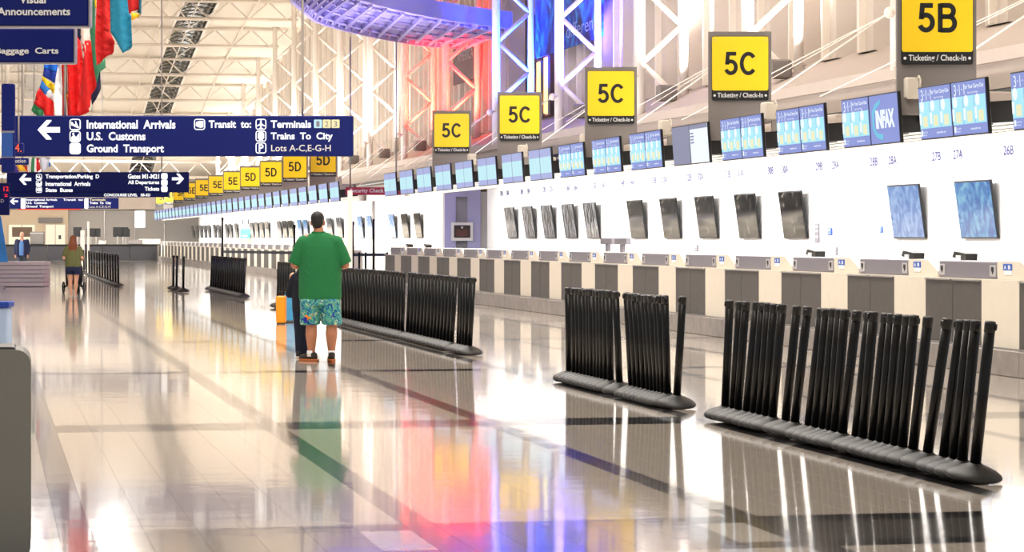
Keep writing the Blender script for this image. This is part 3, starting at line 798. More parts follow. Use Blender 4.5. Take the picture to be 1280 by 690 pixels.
p0 = onD(566, 278, 81.9); p1 = onD(594, 301, 81.9); pm = (p0[0]+p1[0])/2
t = thing('plaque_board', 'dark brown plaque board in a white frame on the lavender pier', 'plaque', (pm, Z-.1, 0), -TH); wx = (p1[0]-p0[0])/2
MB().bbox(-wx, wx, -.08, .08, p1[2], p0[2], .01).build('frame', M_WALL, t)
B(-wx+.09, wx-.09, -.1, -.08, p1[2]+.1, p0[2]-.09).build('dark_panel', mat('plaque_brown', '2E1718', .5), t)
MB().tube((-.0, -.12, p0[2]-.16), (0, -.1, p0[2]-.16), .035, n=10).build('crest', M_LETG, t)
for i in range(4): MB().box(-.2+.03*(i % 2), .2-.03*(i % 2), -.105, -.1, p0[2]-.26-.055*i, p0[2]-.245-.055*i).build('print_line', mat('plaque_text', 'A05048', .5), t)
q0 = onD(604, 281, 84); q1 = onD(614, 310, 84)
t = thing('pink_panel', 'narrow pink and black panel right of the lavender pier', 'panel', (q0[0], q0[1], 0), -TH)
B(0, q1[0]-q0[0], 0, .1, q1[2]+.15, q0[2]).build('pink_face', mat('pink_face', 'C9929E', .5), t); B(0, q1[0]-q0[0], 0, .1, 0, q1[2]+.15).build('black_base', M_BLK, t)
# wall closing the gap behind
tag(B(14.9, 20.0, 95, 95.2, 0, 3.9).build('trim_1', M_WALL), kind='structure')
# ------------------------------------------------------------------ hanging navy signs (facing the camera side of the hall)
class Board:
    """a flat hanging board; pixel coordinates of the photograph turned into metres on the board's own plane"""
    def __init__(s, name, label, zc, px0, px1, py0, py1, m=None, depth=.12, cat='sign', rods=True, r=.02):
        s.k = zc/F; s.px, s.py = (px0+px1)/2, (py0+py1)/2
        t = (s.px-640)/F; X = zc*(ST+t*CT); Y = zc*(CT-t*ST); s.h = EYE-(s.py-297)*s.k
        s.t = thing(name, label, cat, (X, Y, s.h), -TH)
        s.w, s.hh = (px1-px0)*s.k/2, (py1-py0)*s.k/2
        s.body = MB().bbox(-s.w, s.w, 0, depth, -s.hh, s.hh, r).build('sign_box', m or M_NAVY, s.t)
        s.depth = depth
        if rods:
            top = arch(Y)+1
            for q in (-.7, .7): MB().tube((q*s.w, depth/2, s.hh), (q*s.w, depth/2, top-s.h), .025, n=6).build('hanger_rod', M_TRIM, s.t)
    def X(s, px): return (px-s.px)*s.k
    def Z(s, py): return (s.py-py)*s.k
    def text(s, body, px0, px1, py0, py1, m=None, bold=.03, name='lettering'):
        return text(body, m or M_LETW, s.t, s.X(px0), s.X(px1), s.Z(py1), s.Z(py0), -.012, bold=bold, name=name)
    def poly(s, pts, m, name, y=-.01, par=None):
        return MB().prism([(s.X(a), y, s.Z(b_)) for a, b_ in pts], (0, .008, 0)).build(name, m, par or s.t)
    def rr(s, px0, px1, py0, py1, m, name='icon', y=-.01, par=None, r=.25):
        return MB().prism(rrect(s.X(px0), s.X(px1), s.Z(py1), s.Z(py0), (px1-px0)*s.k*r, y), (0, .008, 0)).build(name, m, par or s.t)
    def arrow(s, px0, px1, py0, py1, left=True):
        w_, h_ = px1-px0, py1-py0; c = (py0+py1)/2
        P = [(0, .5), (.40, 0), (.62, 0), (.62, .06), (.36, .36), (1, .36), (1, .64), (.36, .64), (.62, .94), (.62, 1), (.40, 1)]
        P = [(px0+x*w_, py0+y*h_) if left else (px1-x*w_, py0+y*h_) for x, y in P]
        return s.poly(P, M_LETW, 'arrow')
    def icon(s, px0, px1, py0, py1, kind):
        i = s.rr(px0, px1, py0, py1, M_LETW)
        w_, h_ = px1-px0, py1-py0
        if kind != 'solid': s.rr(px0+w_*.1, px1-w_*.1, py0+h_*.1, py1-h_*.1, M_NAVY, 'icon_field', -.015, i, .15)
        S = {'plane': [(.42, .18), (.5, .1), (.58, .18), (.58, .42), (.88, .62), (.88, .7), (.57, .62), (.56, .78), (.68, .86), (.68, .9), (.32, .9), (.32, .86), (.44, .78), (.43, .62), (.12, .7), (.12, .62), (.42, .42)],
             'land': [(.15, .25), (.28, .3), (.38, .45), (.55, .52), (.5, .2), (.6, .22), (.75, .6), (.88, .75), (.8, .85), (.15, .55)],
             'customs': [(.15, .9), (.15, .55), (.3, .45), (.25, .2), (.4, .15), (.45, .4), (.6, .55), (.85, .2), (.88, .9)],
             'bus': [(.2, .3), (.45, .2), (.85, .2), (.85, .75), (.6, .8), (.35, .75), (.15, .6)],
             'train': [(.3, .15), (.7, .15), (.8, .3), (.8, .7), (.65, .8), (.75, .92), (.6, .92), (.5, .82), (.4, .92), (.25, .92), (.35, .8), (.2, .7), (.2, .3)]}
        if kind in S: s.poly([(px0+a*w_, py0+b_*h_) for a, b_ in S[kind]], M_LETW, 'pictogram', -.019, i)
        if kind == 'P': text('P', M_LETW, i, s.X(px0+w_*.3), s.X(px1-w_*.25), s.Z(py1-h_*.15), s.Z(py0+h_*.15), -.02, bold=.03, name='pictogram')
        return i
b = Board('hall_sign', 'long navy hanging sign listing International Arrivals, Transit and Terminals', 47, 17, 441.5, 144.5, 195.5)
b.arrow(47, 75, 150, 174.5)
for i, k in enumerate(('land', 'customs', 'solid')): b.icon(87, 101, 148.5+15*i, 162.8+15*i, k)
b.text('International  Arrivals', 108.5, 219.5, 150, 161); b.text('U.S.  Customs', 108.5, 182, 165, 175.5); b.text('Ground  Transport', 108.5, 205, 180.5, 193.5)
b.icon(242.5, 256.5, 148.5, 162.5, 'bus'); b.text('Transit  to:', 261, 314, 150.5, 160)
for i, k in enumerate(('plane', 'train', 'P')): b.icon(319.5, 333, 148.5+14.8*i, 162.3+14.8*i, k)
b.text('Terminals', 338.5, 389, 150.5, 160); b.text('Trains  To  City', 338.5, 416, 165.5, 177); b.text('Lots A-C,E-G-H', 339, 413.5, 181, 190.5, M_LETG, bold=.008)
M_CY = mat('tab_cyan', 'BFEAF6', emit=1.0); M_YE = mat('tab_yellow', 'F6E9B0', emit=1.0)
for i, (m, n) in enumerate(((M_CY, '1'), (M_YE, '2'), (M_YE, '3'))):
    q = b.rr(392.5+11*i, 402.5+11*i, 149.5, 160, m, 'number_tab', r=.1); text(n, M_HOUS, q, b.X(395.5+11*i), b.X(399.5+11*i), b.Z(158.5), b.Z(151.5), -.02, bold=.01)
M_LED = mat('led_orange', 'FF5A1E', emit=1.3); M_LEDR = mat('led_red', 'FF1E22', emit=1.2)
b2 = Board('hall_sign', 'navy hanging sign with arrows at both ends, second below the long one', 86, 8, 236, 215, 240.5)
MB().box(b2.X(8), b2.X(211), 0, .25, b2.Z(246.5), b2.Z(240.5)).build('lower_step', M_NAVY, b2.t)
b2.arrow(24, 39, 217.5, 231); b2.arrow(215, 230, 217, 230, False)
for i, k in enumerate(('land', 'customs', 'bus')): b2.icon(45, 52.5, 217.5+8*i, 225+8*i, k); b2.icon(201.5, 209.5, 216.5+8*i, 224+8*i, 'solid')
b2.text('Transportation/Parking  D', 57, 124, 218, 224.5); b2.text('International  Arrivals', 57, 113, 227, 232.5); b2.text('State  Buses', 57, 91, 235, 240)
b2.text('Gates M1-M21', 160, 199, 217.5, 223.5); b2.text('All Departures', 160, 199, 225.5, 231.5); b2.text('Tickets', 181, 199, 233.5, 238.5)
b2.text('CONCOURSE LEVEL   5B-5D', 130, 188, 242, 245.5)
b3 = Board('hall_sign', 'lowest and farthest navy hanging sign above the woman with the stroller', 116, 8, 148, 247.3, 261)
b3.arrow(12.5, 22.5, 247.8, 255.5)
b3.icon(26, 32, 247.8, 261, 'solid'); b3.icon(105.5, 110.5, 247.8, 261, 'solid')
b3.text('International Arrivals', 33, 71.5, 248.3, 251); b3.text('U.S.  Customs', 33, 59, 252, 255); b3.text('Ground  Transport', 33, 67, 256.5, 260.3)
b3.text('Transit  to:', 79, 104, 248.3, 251); b3.text('Terminals', 112, 132, 248.3, 251, M_YE); b3.text('Trains  To  City', 112, 139, 252, 256); b3.text('Lots A-C,E-G-H', 112, 138, 257, 260.3, M_LETG, .0)
MB().box(b3.X(22), b3.X(100), 0, .2, b3.Z(262.2), b3.Z(261)).build('red_edge', mat('red_edge', 'D8321E', .5), b3.t)
b4 = Board('hall_sign', 'navy sign reading Visual Announcements, cut by the top left corner', 27, -60, 111.5, -34, 33, rods=False)
for q in (-.5, .6): MB().tube((q*b4.w, .1, b4.hh), (q*b4.w, .1, arch(27)+1-b4.h), .025).build('hanger_rod', M_TRIM, b4.t)
MB().box(-b4.w, b4.w, -.01, .13, -b4.hh-.012, -b4.hh+.005).build('edge_trim', M_HOUS, b4.t); MB().box(b4.w-.005, b4.w+.012, -.01, .13, -b4.hh, b4.hh).build('edge_trim', M_HOUS, b4.t)
b4.text('Visual', 24.5, 57.5, -6.5, 4.5, M_LETG, .025); b4.text('Announcements', -3, 88, 9.5, 19.3, M_LETG, .025)
b5 = Board('hall_sign', 'navy sign reading Baggage Carts, below the Visual Announcements sign', 29, -60, 93, 35, 78.5, rods=False)
for q in (-.5, .6): MB().tube((q*b5.w, .1, b5.hh), (q*b5.w, .1, arch(29)+1-b5.h), .025).build('hanger_rod', M_TRIM, b5.t)
MB().box(-b5.w, b5.w, -.01, .13, -b5.hh-.012, -b5.hh+.005).build('edge_trim', M_HOUS, b5.t); MB().box(b5.w-.005, b5.w+.012, -.01, .13, -b5.hh, b5.hh).build('edge_trim', M_HOUS, b5.t)
b5.text('Baggage  Carts', -5, 73.3, 59.5, 69.5, M_LETG, .025)
b6 = Board('directory_box', 'tall narrow navy box hanging on a white rod at the left frame edge', 38, 1.5, 18.5, 104.5, 216, rods=False, depth=.06)
MB().tube((-.02, .03, b6.hh), (-.02, .03, b6.hh+.9), .035).build('hanger_rod', M_WH, b6.t); MB().tube((-.02, .03, b6.hh), (-.02, .2, arch(38)+1-b6.h), .03).build('hanger_rod', M_WH, b6.t)
b6.rr(2, 16, 166, 196, mat('mid_blue', '1E4C9A', .5), 'lower_face', r=.05); b6.rr(1.6, 18.2, 163.5, 166, M_HOUS, 'band_trim', r=.05); b6.rr(1.6, 18.2, 196, 197.3, M_HOUS, 'band_trim', r=.05)
b7 = Board('platform_sign', 'small navy sign with an orange number 4 beside the hanging directory box', 45, 15, 29, 178.5, 191, rods=False, m=M_NAVY)
b7.text('14.', 15, 27, 179.5, 190, M_LED, .0); MB().tube((0, .1, b7.hh), (0, .1, arch(45)+1-b7.h), .015).build('hanger_rod', M_TRIM, b7.t)
b8 = Board('information_sign', 'small navy Information sign below the long hall sign', 60, -12, 35, 197.5, 206, rods=False)
b8.text('Information', 4, 32.5, 198.5, 203.5, M_LETG, .0); MB().tube((.3, .1, b8.hh), (.3, .1, arch(60)+1-b8.h), .015).build('hanger_rod', M_TRIM, b8.t)
b9 = Board('led_sign', 'small navy display with red figures left of the second hall sign', 84, -8, 11.5, 229, 269, rods=False)
b9.text('12', 4.5, 11, 233, 239, M_LEDR, .02); b9.text('2', 5, 10, 242.5, 246, M_LEDR, .02); b9.text('D', 1, 5, 249, 253, M_LETG, 0); MB().tube((0, .1, b9.hh), (0, .1, arch(84)+1-b9.h), .015).build('hanger_rod', M_TRIM, b9.t)

# ------------------------------------------------------------------ flags: folded cloth hanging from the roof
FC = {}
def cloth(hexc):
    if hexc not in FC: FC[hexc] = mat('cloth_'+hexc, hexc, .75, noise=.12, scale=6)
    return FC[hexc]
import bmesh
def flag(label, zc, pieces, folds=7., amp=.06):
    xs = [p[0] for c, P in pieces for p in P]; ys = [p[1] for c, P in pieces for p in P]
    cx, cy = (min(xs)+max(xs))/2, min(ys)
    k = zc/F; t_ = (cx-640)/F; X, Y = zc*(ST+t_*CT), zc*(CT-t_*ST); h = EYE-(cy-297)*k
    t = thing('flag', label, 'flag', (X, Y, h), -TH)
    W = (max(xs)-min(xs))*k
    for c, P in pieces:
        bm = bmesh.new(); vs = [bm.verts.new(((px-cx)*k, 0, (cy-py)*k)) for px, py in P]
        es = [bm.edges.new((vs[i], vs[(i+1) % len(vs)])) for i in range(len(vs))]
        bmesh.ops.triangle_fill(bm, edges=es, use_beauty=True)
        for _ in range(5):
            le = [e for e in bm.edges if e.calc_length() > .09]
            if not le: break
            bmesh.ops.subdivide_edges(bm, edges=le, cuts=1); bmesh.ops.triangulate(bm, faces=bm.faces)
        for v in bm.verts:
            u = v.co.x/W*folds+v.co.z*.55
            v.co.y += amp*math.sin(u*PI)+amp*.5*math.sin(u*5.3+v.co.z)
        for f in bm.faces: f.smooth = True
        me = bpy.data.meshes.new('cloth_panel'); bm.to_mesh(me); bm.free(); me.materials.append(cloth(c))
        o = link('cloth_panel', me, t); so = o.modifiers.new('s', 'SOLIDIFY'); so.thickness = .006
    MB().tube((0, .02, 0), (0, .02, arch(Y)+1-h), .012, n=6).build('hanging_cord', M_TRIM, t)
    MB().tube((-W*.45, .02, 0), (W*.45, .02, 0), .018, n=6).build('flag_rod', M_TRIM, t)
    return t
flag('flag of blue, yellow, red and white bands hanging furthest left', 52,
     [('0B6CE0', [(57, 70), (73, 70), (71, 90), (55, 85)]), ('0A2F9A', [(55, 85), (71, 90), (69, 104), (53, 95)]), ('F6CF10', [(53, 95), (69, 107), (68, 118), (52, 100)]),
      ('2F86E8', [(52, 100), (62, 111), (57, 119), (49, 110)]), ('EDEDF2', [(62, 111), (68, 118), (69, 104), (71, 90), (73, 70), (77, 80), (78, 110), (76, 146), (70, 146), (68, 128), (57, 119)]),
      ('E01818', [(49, 110), (57, 119), (68, 128), (68, 146), (56, 146), (54, 138), (42, 129), (46, 118)]), ('2C7A4C', [(42, 129), (54, 138), (54, 146), (47, 146), (39, 138)])])
flag('dark red flag with a green and orange edge beside the striped flag', 50,
     [('C41414', [(75, 60), (82, 60), (83, 146), (77, 146), (78, 110)]), ('5A4A1A', [(81.5, 60), (84.5, 60), (84, 118), (82, 118)]), ('F08A1A', [(82.5, 118), (84.5, 118), (85, 138), (83.5, 138)])], 3)
flag('large bright red flag with a pink top left corner', 48,
     [('E60F0F', [(84, 76), (93, 40), (100, 50), (103, 60), (105, 76), (112, 140), (100, 145), (84, 146)]), ('F0288C', [(92, 34), (96, 42), (97, 72), (92, 72)])], 5)
flag('broad red flag hanging behind the green flag', 46,
     [('D41212', [(102, 52), (112, 50), (118, 76), (121, 108), (114, 118), (113, 134), (101, 144), (97, 140), (104, 80)]), ('F2D8D0', [(100, 20), (111, 20), (111, 52), (104, 75), (100, 50)]), ('101638', [(92, 20), (100, 20), (102, 54), (94, 42)])], 4)
flag('long dark navy flag with a white edge, lower tip beside the red flags', 49,
     [('14183F', [(119, 60), (125, 92), (125, 110), (121, 124), (115, 131), (113, 118)])], 2)
flag('green flag with folds hanging against the Visual Announcements sign', 43,
     [('3F8A66', [(111, -25), (119, -25), (119, 25), (121, 75), (123, 82), (130, 70), (131, 84), (125, 90), (121, 104), (116, 80), (112, 40)]), ('F2C21A', [(119, -25), (121.5, -25), (121, 11), (119, 9)])], 3)
flag('bright scarlet flag with a pointed tip next to the green flag', 42,
     [('D01414', [(121, -25), (138, -25), (136.5, 40), (144, 52), (143, 65), (129, 74), (122, 82), (120, 60)]), ('E6B31A', [(136, 30), (138, 28), (138, 42), (136.5, 41)])], 4)
flag('teal blue flag with a slanting tip', 41,
     [('1C86A8', [(137, -25), (157, -25), (160, 15), (164.5, 20), (165.5, 58), (154, 67), (145, 50), (137.5, 40)])], 3)
flag('red flag with teal and yellow at the right end of the flags', 44,
     [('C81818', [(155, -25), (174, -25), (173, 12), (165, 15), (161, 20)]), ('1A7F98', [(173.5, -25), (178, -25), (177, 19), (170, 14), (173, 12)]), ('F2B81A', [(164.5, 16), (170, 16), (176, 19), (165, 26)])], 3)
flag('small yellow, orange and purple flag under the Information sign', 64,
     [('E8B030', [(20, 206), (28, 206), (34, 214), (24, 214)]), ('C2342C', [(27, 206), (33, 206), (35, 216), (32, 214)]), ('5B3FA0', [(19, 207), (20, 206), (25, 216), (19, 216)])], 2, .04)
flag('small red, green and white flag below the long hall sign', 66,
     [('E8E4E0', [(36, 197), (40, 197), (39, 215), (34, 215)]), ('2F7A4C', [(40, 197), (43, 197), (43, 215), (39, 215)]), ('F2F2F0', [(43, 197), (45, 197), (45, 215), (43, 215)]), ('CC1F24', [(45, 197), (48, 197), (51, 212), (46, 215), (45, 210)])], 2, .04)
flag('small white and blue flag below the long hall sign', 67,
     [('D9DCEA', [(48.5, 197), (64, 197), (60, 205), (58, 212), (52, 215), (51, 210)]), ('2F7FE0', [(61, 202), (63, 203), (62.5, 208), (60, 209)])], 2, .04)

# ------------------------------------------------------------------ curved walkway
NR = [(14.9, 69.8), (13.5, 68.7), (11.66, 66.6), (9.75, 63.6), (8.4, 60.8), (7.6, 58.0), (7.2, 55.5)]
FR = [(14.9, 76.2), (13.6, 75.5), (12.3, 74.4), (10.16, 70.9), (8.6, 67.4), (7.86, 64.4), (7.2, 61.5)]
def dens(P, n=6):
    out = []
    for i in range(len(P)-1):
        p0 = P[max(0, i-1)]; p1, p2 = P[i], P[i+1]; p3 = P[min(len(P)-1, i+2)]
        for q in range(n):
            t = q/n; out.append(tuple(.5*((2*p1[j])+(-p0[j]+p2[j])*t+(2*p0[j]-5*p1[j]+4*p2[j]-p3[j])*t*t+(-p0[j]+3*p1[j]-3*p2[j]+p3[j])*t**3) for j in (0, 1)))
    return out+[P[-1]]
S_ = 1.13
NR, FR = [[(min(x*S_, 15.9), y*S_) for x, y in dens(P)] for P in (NR, FR)]
M_LVD = mat('walkway_paint', 'B8B0D8', .5); M_LVP = mat('walkway_panel', 'B4AEE0', .55)
t = thing('curved_walkway', 'lavender curved walkway with a gridded underside crossing above the columns', 'walkway', (0, 0, 0))
H = 7.95
mb = MB(); n = len(NR)
mb.prism([(x, y, H+.25) for x, y in NR]+[(x, y, H+.25) for x, y in FR[::-1]], (0, 0, .12)).build('deck', M_LVP, t)
def strip(P, off, z0, z1, th, name, m):
    mb = MB()
    for (a, b_), (c, d) in zip(P, P[1:]):
        dx, dy = c-a, d-b_; L = math.hypot(dx, dy); nx, ny = -dy/L*th, dx/L*th
        mb.prism([(a, b_, z0), (c, d, z0), (c+nx, d+ny, z0), (a+nx, b_+ny, z0)], (0, 0, z1-z0))
    return mb.build(name, m, t)
strip(NR, 0, H+.1, H+.62, .1, 'parapet', M_LVD); strip(FR, 0, H, H+.3, -.1, 'edge_beam', M_LVD)
for f in (.12, .38, .62, .9):
    P = [(a[0]+(b_[0]-a[0])*f, a[1]+(b_[1]-a[1])*f) for a, b_ in zip(NR, FR)]
    MB().path([(x, y, H+.12) for x, y in P], .05 if f in (.12, .9) else .035, 6).build('rail_tube', M_LVD, t)
for i in range(0, n, 2):
    a, c = NR[i], FR[i]
    MB().prism([(a[0], a[1], H+.02), (a[0]+.05, a[1]-.05, H+.02), (c[0]+.05, c[1]-.05, H+.02), (c[0], c[1], H+.1)], (0, 0, .15)).build('cross_rib', M_LVD, t)
for i in range(1, n, 1):
    P = [(NR[i][0]+(FR[i][0]-NR[i][0])*f, NR[i][1]+(FR[i][1]-NR[i][1])*f) for f in (.9, .99)]
    MB().tube((*P[0], H+.12), (*P[1], H+.05), .03, n=5).build('edge_strut', M_LVD, t)
# pipes on the wall near the lavender column
t = thing('wall_duct', 'round white duct curving along the wall right of the lavender column', 'duct', (16.3, 64, 8.3))
MB().path([(-.1, 2.2, -.1), (-.1, 1.2, .15), (-.1, -.5, .3), (-.1, -3, .4)], .19, 14).build('duct_pipe', M_COL, t); MB().ell((-.1, 2.2, -.1), (.22, .22, .22)).build('duct_end', M_COL, t)

# blue mural, dark banner, recess with pennants
m, nt, bs, r = shade_screen('mural_blue', ('050C30', '0A2E78', '1767A8', '2C9AC0'), .8); nt.links.new(r.outputs[0], bs.inputs['Base Color']); bs.inputs['Roughness'].default_value = .6; MATS['mural_blue'] = m
_, Za, ha = onX(669, 73, 16.15); _, Zb, hb_ = onX(752, 48, 16.15)
t = thing('wall_mural', 'large blue and teal mural hanging on the wall behind the blue and lavender columns', 'mural', (16.15, Za, 0))
B(0, .06, Zb-Za, 0, ha, 13.5).build('mural_cloth', m, t)
_, Zt0, ht = onX(706, 44, 16.1); _, Zt1, _ = onX(744, 32, 16.1)
text('different', mat('mural_text', '9FB6E0', .6), t, Zt0-Za, Zt1-Za, ht-.1, ht+.3, wall=True, X=-.01, bold=-.005)
_, Zc, hc = onX(563, 107, 16.1); _, Zd, _ = onX(590, 100, 16.1); _, _, hd = onX(575, 60, 16.1)
t = thing('dark_banner', 'dark grey banner with faint white writing behind the pink lit column', 'banner', (16.2, Zc, 0))
B(0, .05, Zd-Zc, 0, hc, hd+1.2).build('banner_cloth', mat('banner_dark', '30343C', .6, noise=.6, scale=.9), t)
text('AMERICA', mat('faint_white', '9A9CA4', .6), t, -.9, Zd-Zc+.3, hc+.75, hc+1.1, wall=True, X=-.01, bold=-.01)
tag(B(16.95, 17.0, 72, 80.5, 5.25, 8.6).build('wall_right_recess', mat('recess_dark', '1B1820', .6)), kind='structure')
for i in range(5):
    Zk = 78.6-.62*i
    t = thing('pennant', 'orange hanging pennant in the dark recess behind the blue column', 'pennant', (16.6, Zk, 5.4), 0, 'orange pennants in the recess')
    MB().prism([(0, -.24, 0), (0, .24, 0), (0, .03, 1.5), (0, -.03, 1.5)], (.03, 0, 0)).build('cloth', mat('pennant_orange', 'E8962C', .6), t)
    MB().tube((.01, 0, 1.5), (.01, 0, 2.6), .012, n=5).build('cord', M_TRIM, t)
M_TUBE = mat('yellow_tube_light', 'FFF59A', emit=1.6)
for px, py0, py1, lab in ((681, 72, 160, 'right glowing yellow wall strip beside the mural corner'), (672, 78, 160, 'left glowing yellow wall strip beside the mural corner')):
    _, Z, h1 = onX(px, py0, 16.5); _, _, h0 = onX(px, py1, 16.5)
    t = thing('light_strip', lab, 'light', (16.5, Z, 0))
    B(0, .05, -.16, .16, 5.3, h1).build('glow_tube', M_TUBE, t); B(.05, .12, -.22, .22, 5.25, h1+.05).build('channel', M_TRIM, t)

# ------------------------------------------------------------------ stanchions
M_STB = mat('stanchion_black', '050507', .3, spec=.3); M_BASE = mat('stanchion_rubber', '1C1918', .5, noise=.1, scale=60)
st_base = MB().lathe([(.172, 0), (.178, .01), (.173, .024), (.14, .047), (.10, .066), (.06, .08), (.045, .088), (.04, .094)], n=32).mesh('base', M_BASE)
st_pole = MB().tube((0, 0, .045), (0, 0, .93), .035, n=16).mesh('pole', M_STB)
st_cap = MB().lathe([(.034, .93), (.0355, .932), (.0355, .985), (.033, .997), (.012, 1.0)], n=16).mesh('belt_head', M_BLK)
st_slot = MB().bbox(-.018, .018, .03, .044, .945, .985, .004).mesh('belt_clip', M_BLK)
def stanchion(X, Y, lx, ly, label, group, h=0.0):
    t = thing('stanchion', label, 'stanchion', (X, Y, h), 0, group)
    t.rotation_euler = (ly, lx, random.uniform(0, 6.28) if False else 0)
    link('base', st_base, t); link('pole', st_pole, t)
    hd = link('belt_head', st_cap, t); s_ = link('belt_clip', st_slot, t); s_.rotation_euler = (0, 0, random.uniform(0, 6.28))
    return t
def row(Xr, bots, tops, labels, group, ly=math.radians(10.5)):
    for i, (bx, tx) in enumerate(zip(bots, tops)):
        zc = Xr*F/((bx+14)*CT); Y = (zc-Xr*ST)/CT
        lx = math.atan((tx-bx)*zc/F/.93)
        lab = labels.get(i) or labels['all']
        # rims lie on one another, so each foot sits a little off the floor
        stanchion(Xr, Y, lx, ly*random.uniform(.85, 1.1), lab, None if i in labels else group, .033)
bA = [93, 113, 125, 146, 165, 180, 195, 212, 245, 268, 303, 320, 340, 357, 370, 388, 423, 441, 465, 485, 503, 522, 541, 567, 603, 645, 671, 692, 725]
tA = [92, 116, 131, 160, 175, 189, 202, 224, 258, 285, 318, 331, 352, 366, 380, 408, 438, 452, 479, 497, 512, 532, 552, 585, 633, 664, 688, 706, 743]
row(6.07, [860+v/2.0286 for v in bA], [860+v/2.0286 for v in tA],
    {'all': 'black stanchion in the middle of the nearest row before the counters', 0: 'black stanchion at the far left end of the nearest row', 28: 'nearest black stanchion, its round base fully in view at the right end',
     24: 'black stanchion leaning right, fifth from the right end of the nearest row', 15: 'lone leaning black stanchion between gaps at the middle of the nearest row'}, 'stanchions of the nearest row')
bB = [148, 168, 182, 195, 208, 220, 232, 245, 256, 268, 281, 297, 330, 374, 389, 405, 420, 437, 452, 465, 477, 489, 502, 533]
tB = [130, 152, 165, 178, 192, 205, 215, 228, 240, 252, 266, 279, 301, 341, 354, 369, 385, 399, 412, 426, 441, 456, 475, 537]
row(6.07, [660+v/2.873 for v in bB], [660+v/2.873 for v in tB],
    {'all': 'black stanchion leaning left in the second row, beside the nearest row', 0: 'black stanchion at the left end of the second row', 23: 'upright black stanchion at the right end of the second row', 12: 'black stanchion leaning left just before the gap in the second row'}, 'stanchions of the second row')
C = [(528, 528), (538, 538), (549, 550), (561, 563), (575, 582)]+[(308+14.5*i, 315+14.6*i) for i in range(14)]+[(168+13*i, 160+13.8*i) for i in range(10)]+[(32+13.5*i, 22+13.5*i) for i in range(10)]
C.sort()
row(6.17, [420+a/3.45 for a, _ in C], [420+b_/3.45 for _, b_ in C],
    {'all': 'black stanchion in the long row right of the man in green', len(C)-1: 'black stanchion at the near right end of the row beside the man in green'}, 'stanchions right of the man in green')
bs_ = [347+1.9*i for i in range(10)]
row(6.2, bs_, [v+.3 for v in bs_], {'all': 'black stanchion in the bunch left of the man in green, behind the yellow bag'}, 'stanchions left of the man in green')
bs_ = [263.5+2.9*i for i in range(15)]
row(6.35, bs_, [v+1.4 for v in bs_], {'all': 'black stanchion in the dense bunch left of centre', 14: 'black stanchion at the near right end of the bunch left of centre'}, 'stanchions of the bunch left of centre')
row(5.35, [216.5, 220.5, 229], [216.5, 221, 229], {'all': 'x', 0: 'left one of three black stanchions standing apart in the mid distance', 1: 'middle one of three black stanchions standing apart in the mid distance', 2: 'right one of three black stanchions standing apart in the mid distance'}, None)
bs_ = [105+3.3*i for i in range(14)]
row(3.98, bs_, [v-.8 for v in bs_], {'all': 'black stanchion in the row right of the woman with the stroller', 13: 'nearest black stanchion of the row right of the woman with the stroller'}, 'stanchions right of the woman')
bs_ = [86+1.7*i for i in range(9)]
row(4.2, bs_, bs_, {'all': 'distant black stanchion in the dark line beyond the woman'}, 'distant stanchions beyond the woman')
# belted barrier in front of the far counters, with tall sign poles
M_BELT = mat('belt_navy', '10142A', .6)
pts = [(278, 2.2), (368, 1.9), (441, 1.95), (449, 1.1), (457, 1.1), (467, 2.1), (484, 1.1)]
prev = None
for i, (px, hh) in enumerate(pts):
    zc = [94, 86, 77, 77, 77, 77, 77][i]; X = (px+14)*zc*CT/F; Y = (zc-X*ST)/CT
    t = thing('barrier_post', ['tall black sign post at the left end of the far belted barrier', 'tall black sign post just left of the man in green', 'tall black post right beside the white post', 'short black barrier post right of the white post',
              'second short black barrier post right of the white post', 'tall black pole before the far wall screens', 'last short post of the barrier before the counters end'][i], 'post', (X, Y, 0))
    link('base', st_base, t); MB().tube((0, 0, .04), (0, 0, hh), .04 if hh > 1.5 else .035, n=10).build('pole', M_STB, t)
    if hh > 1.5: MB().bbox(-.05, .05, -.02, .02, hh-.05, hh+(.55 if i == 5 else .08), .01).build('sign_holder', M_TRIM if i == 5 else M_STB, t)
    if prev and px != 441:
        q = prev[0]-X, prev[1]-Y
        MB().prism([(0, 0, .98), (q[0], q[1], .98), (q[0], q[1], 1.07), (0, 0, 1.07)], (0, .01, 0)).build('belt', M_BELT, t)
    prev = (X, Y)
def slim_post(px, zc, top, wpx, label):
    X = (px+14)*zc*CT/F; Y = (zc-X*ST)/CT; t = thing('white_post', label, 'post', (X, Y, 0), -TH)
    w_ = wpx*zc/F/2; h = EYE-(top-297)*zc/F
    MB().bbox(-w_, w_, -.04, .04, .03, h, .01).build('upright', M_COL, t); MB().bbox(-w_*3.2, w_*3.2, -.3, .3, 0, .035, .01).build('foot_plate', M_COL, t)
    return t
slim_post(437.5, 62, 238, 6, 'tall flat white post just right of the man in green'); slim_post(110.5, 105, 277, 2.6, 'slim white post right of the woman with the stroller')
slim_post(103.2, 118, 288, 5, 'short pale post with a screen head behind the woman')

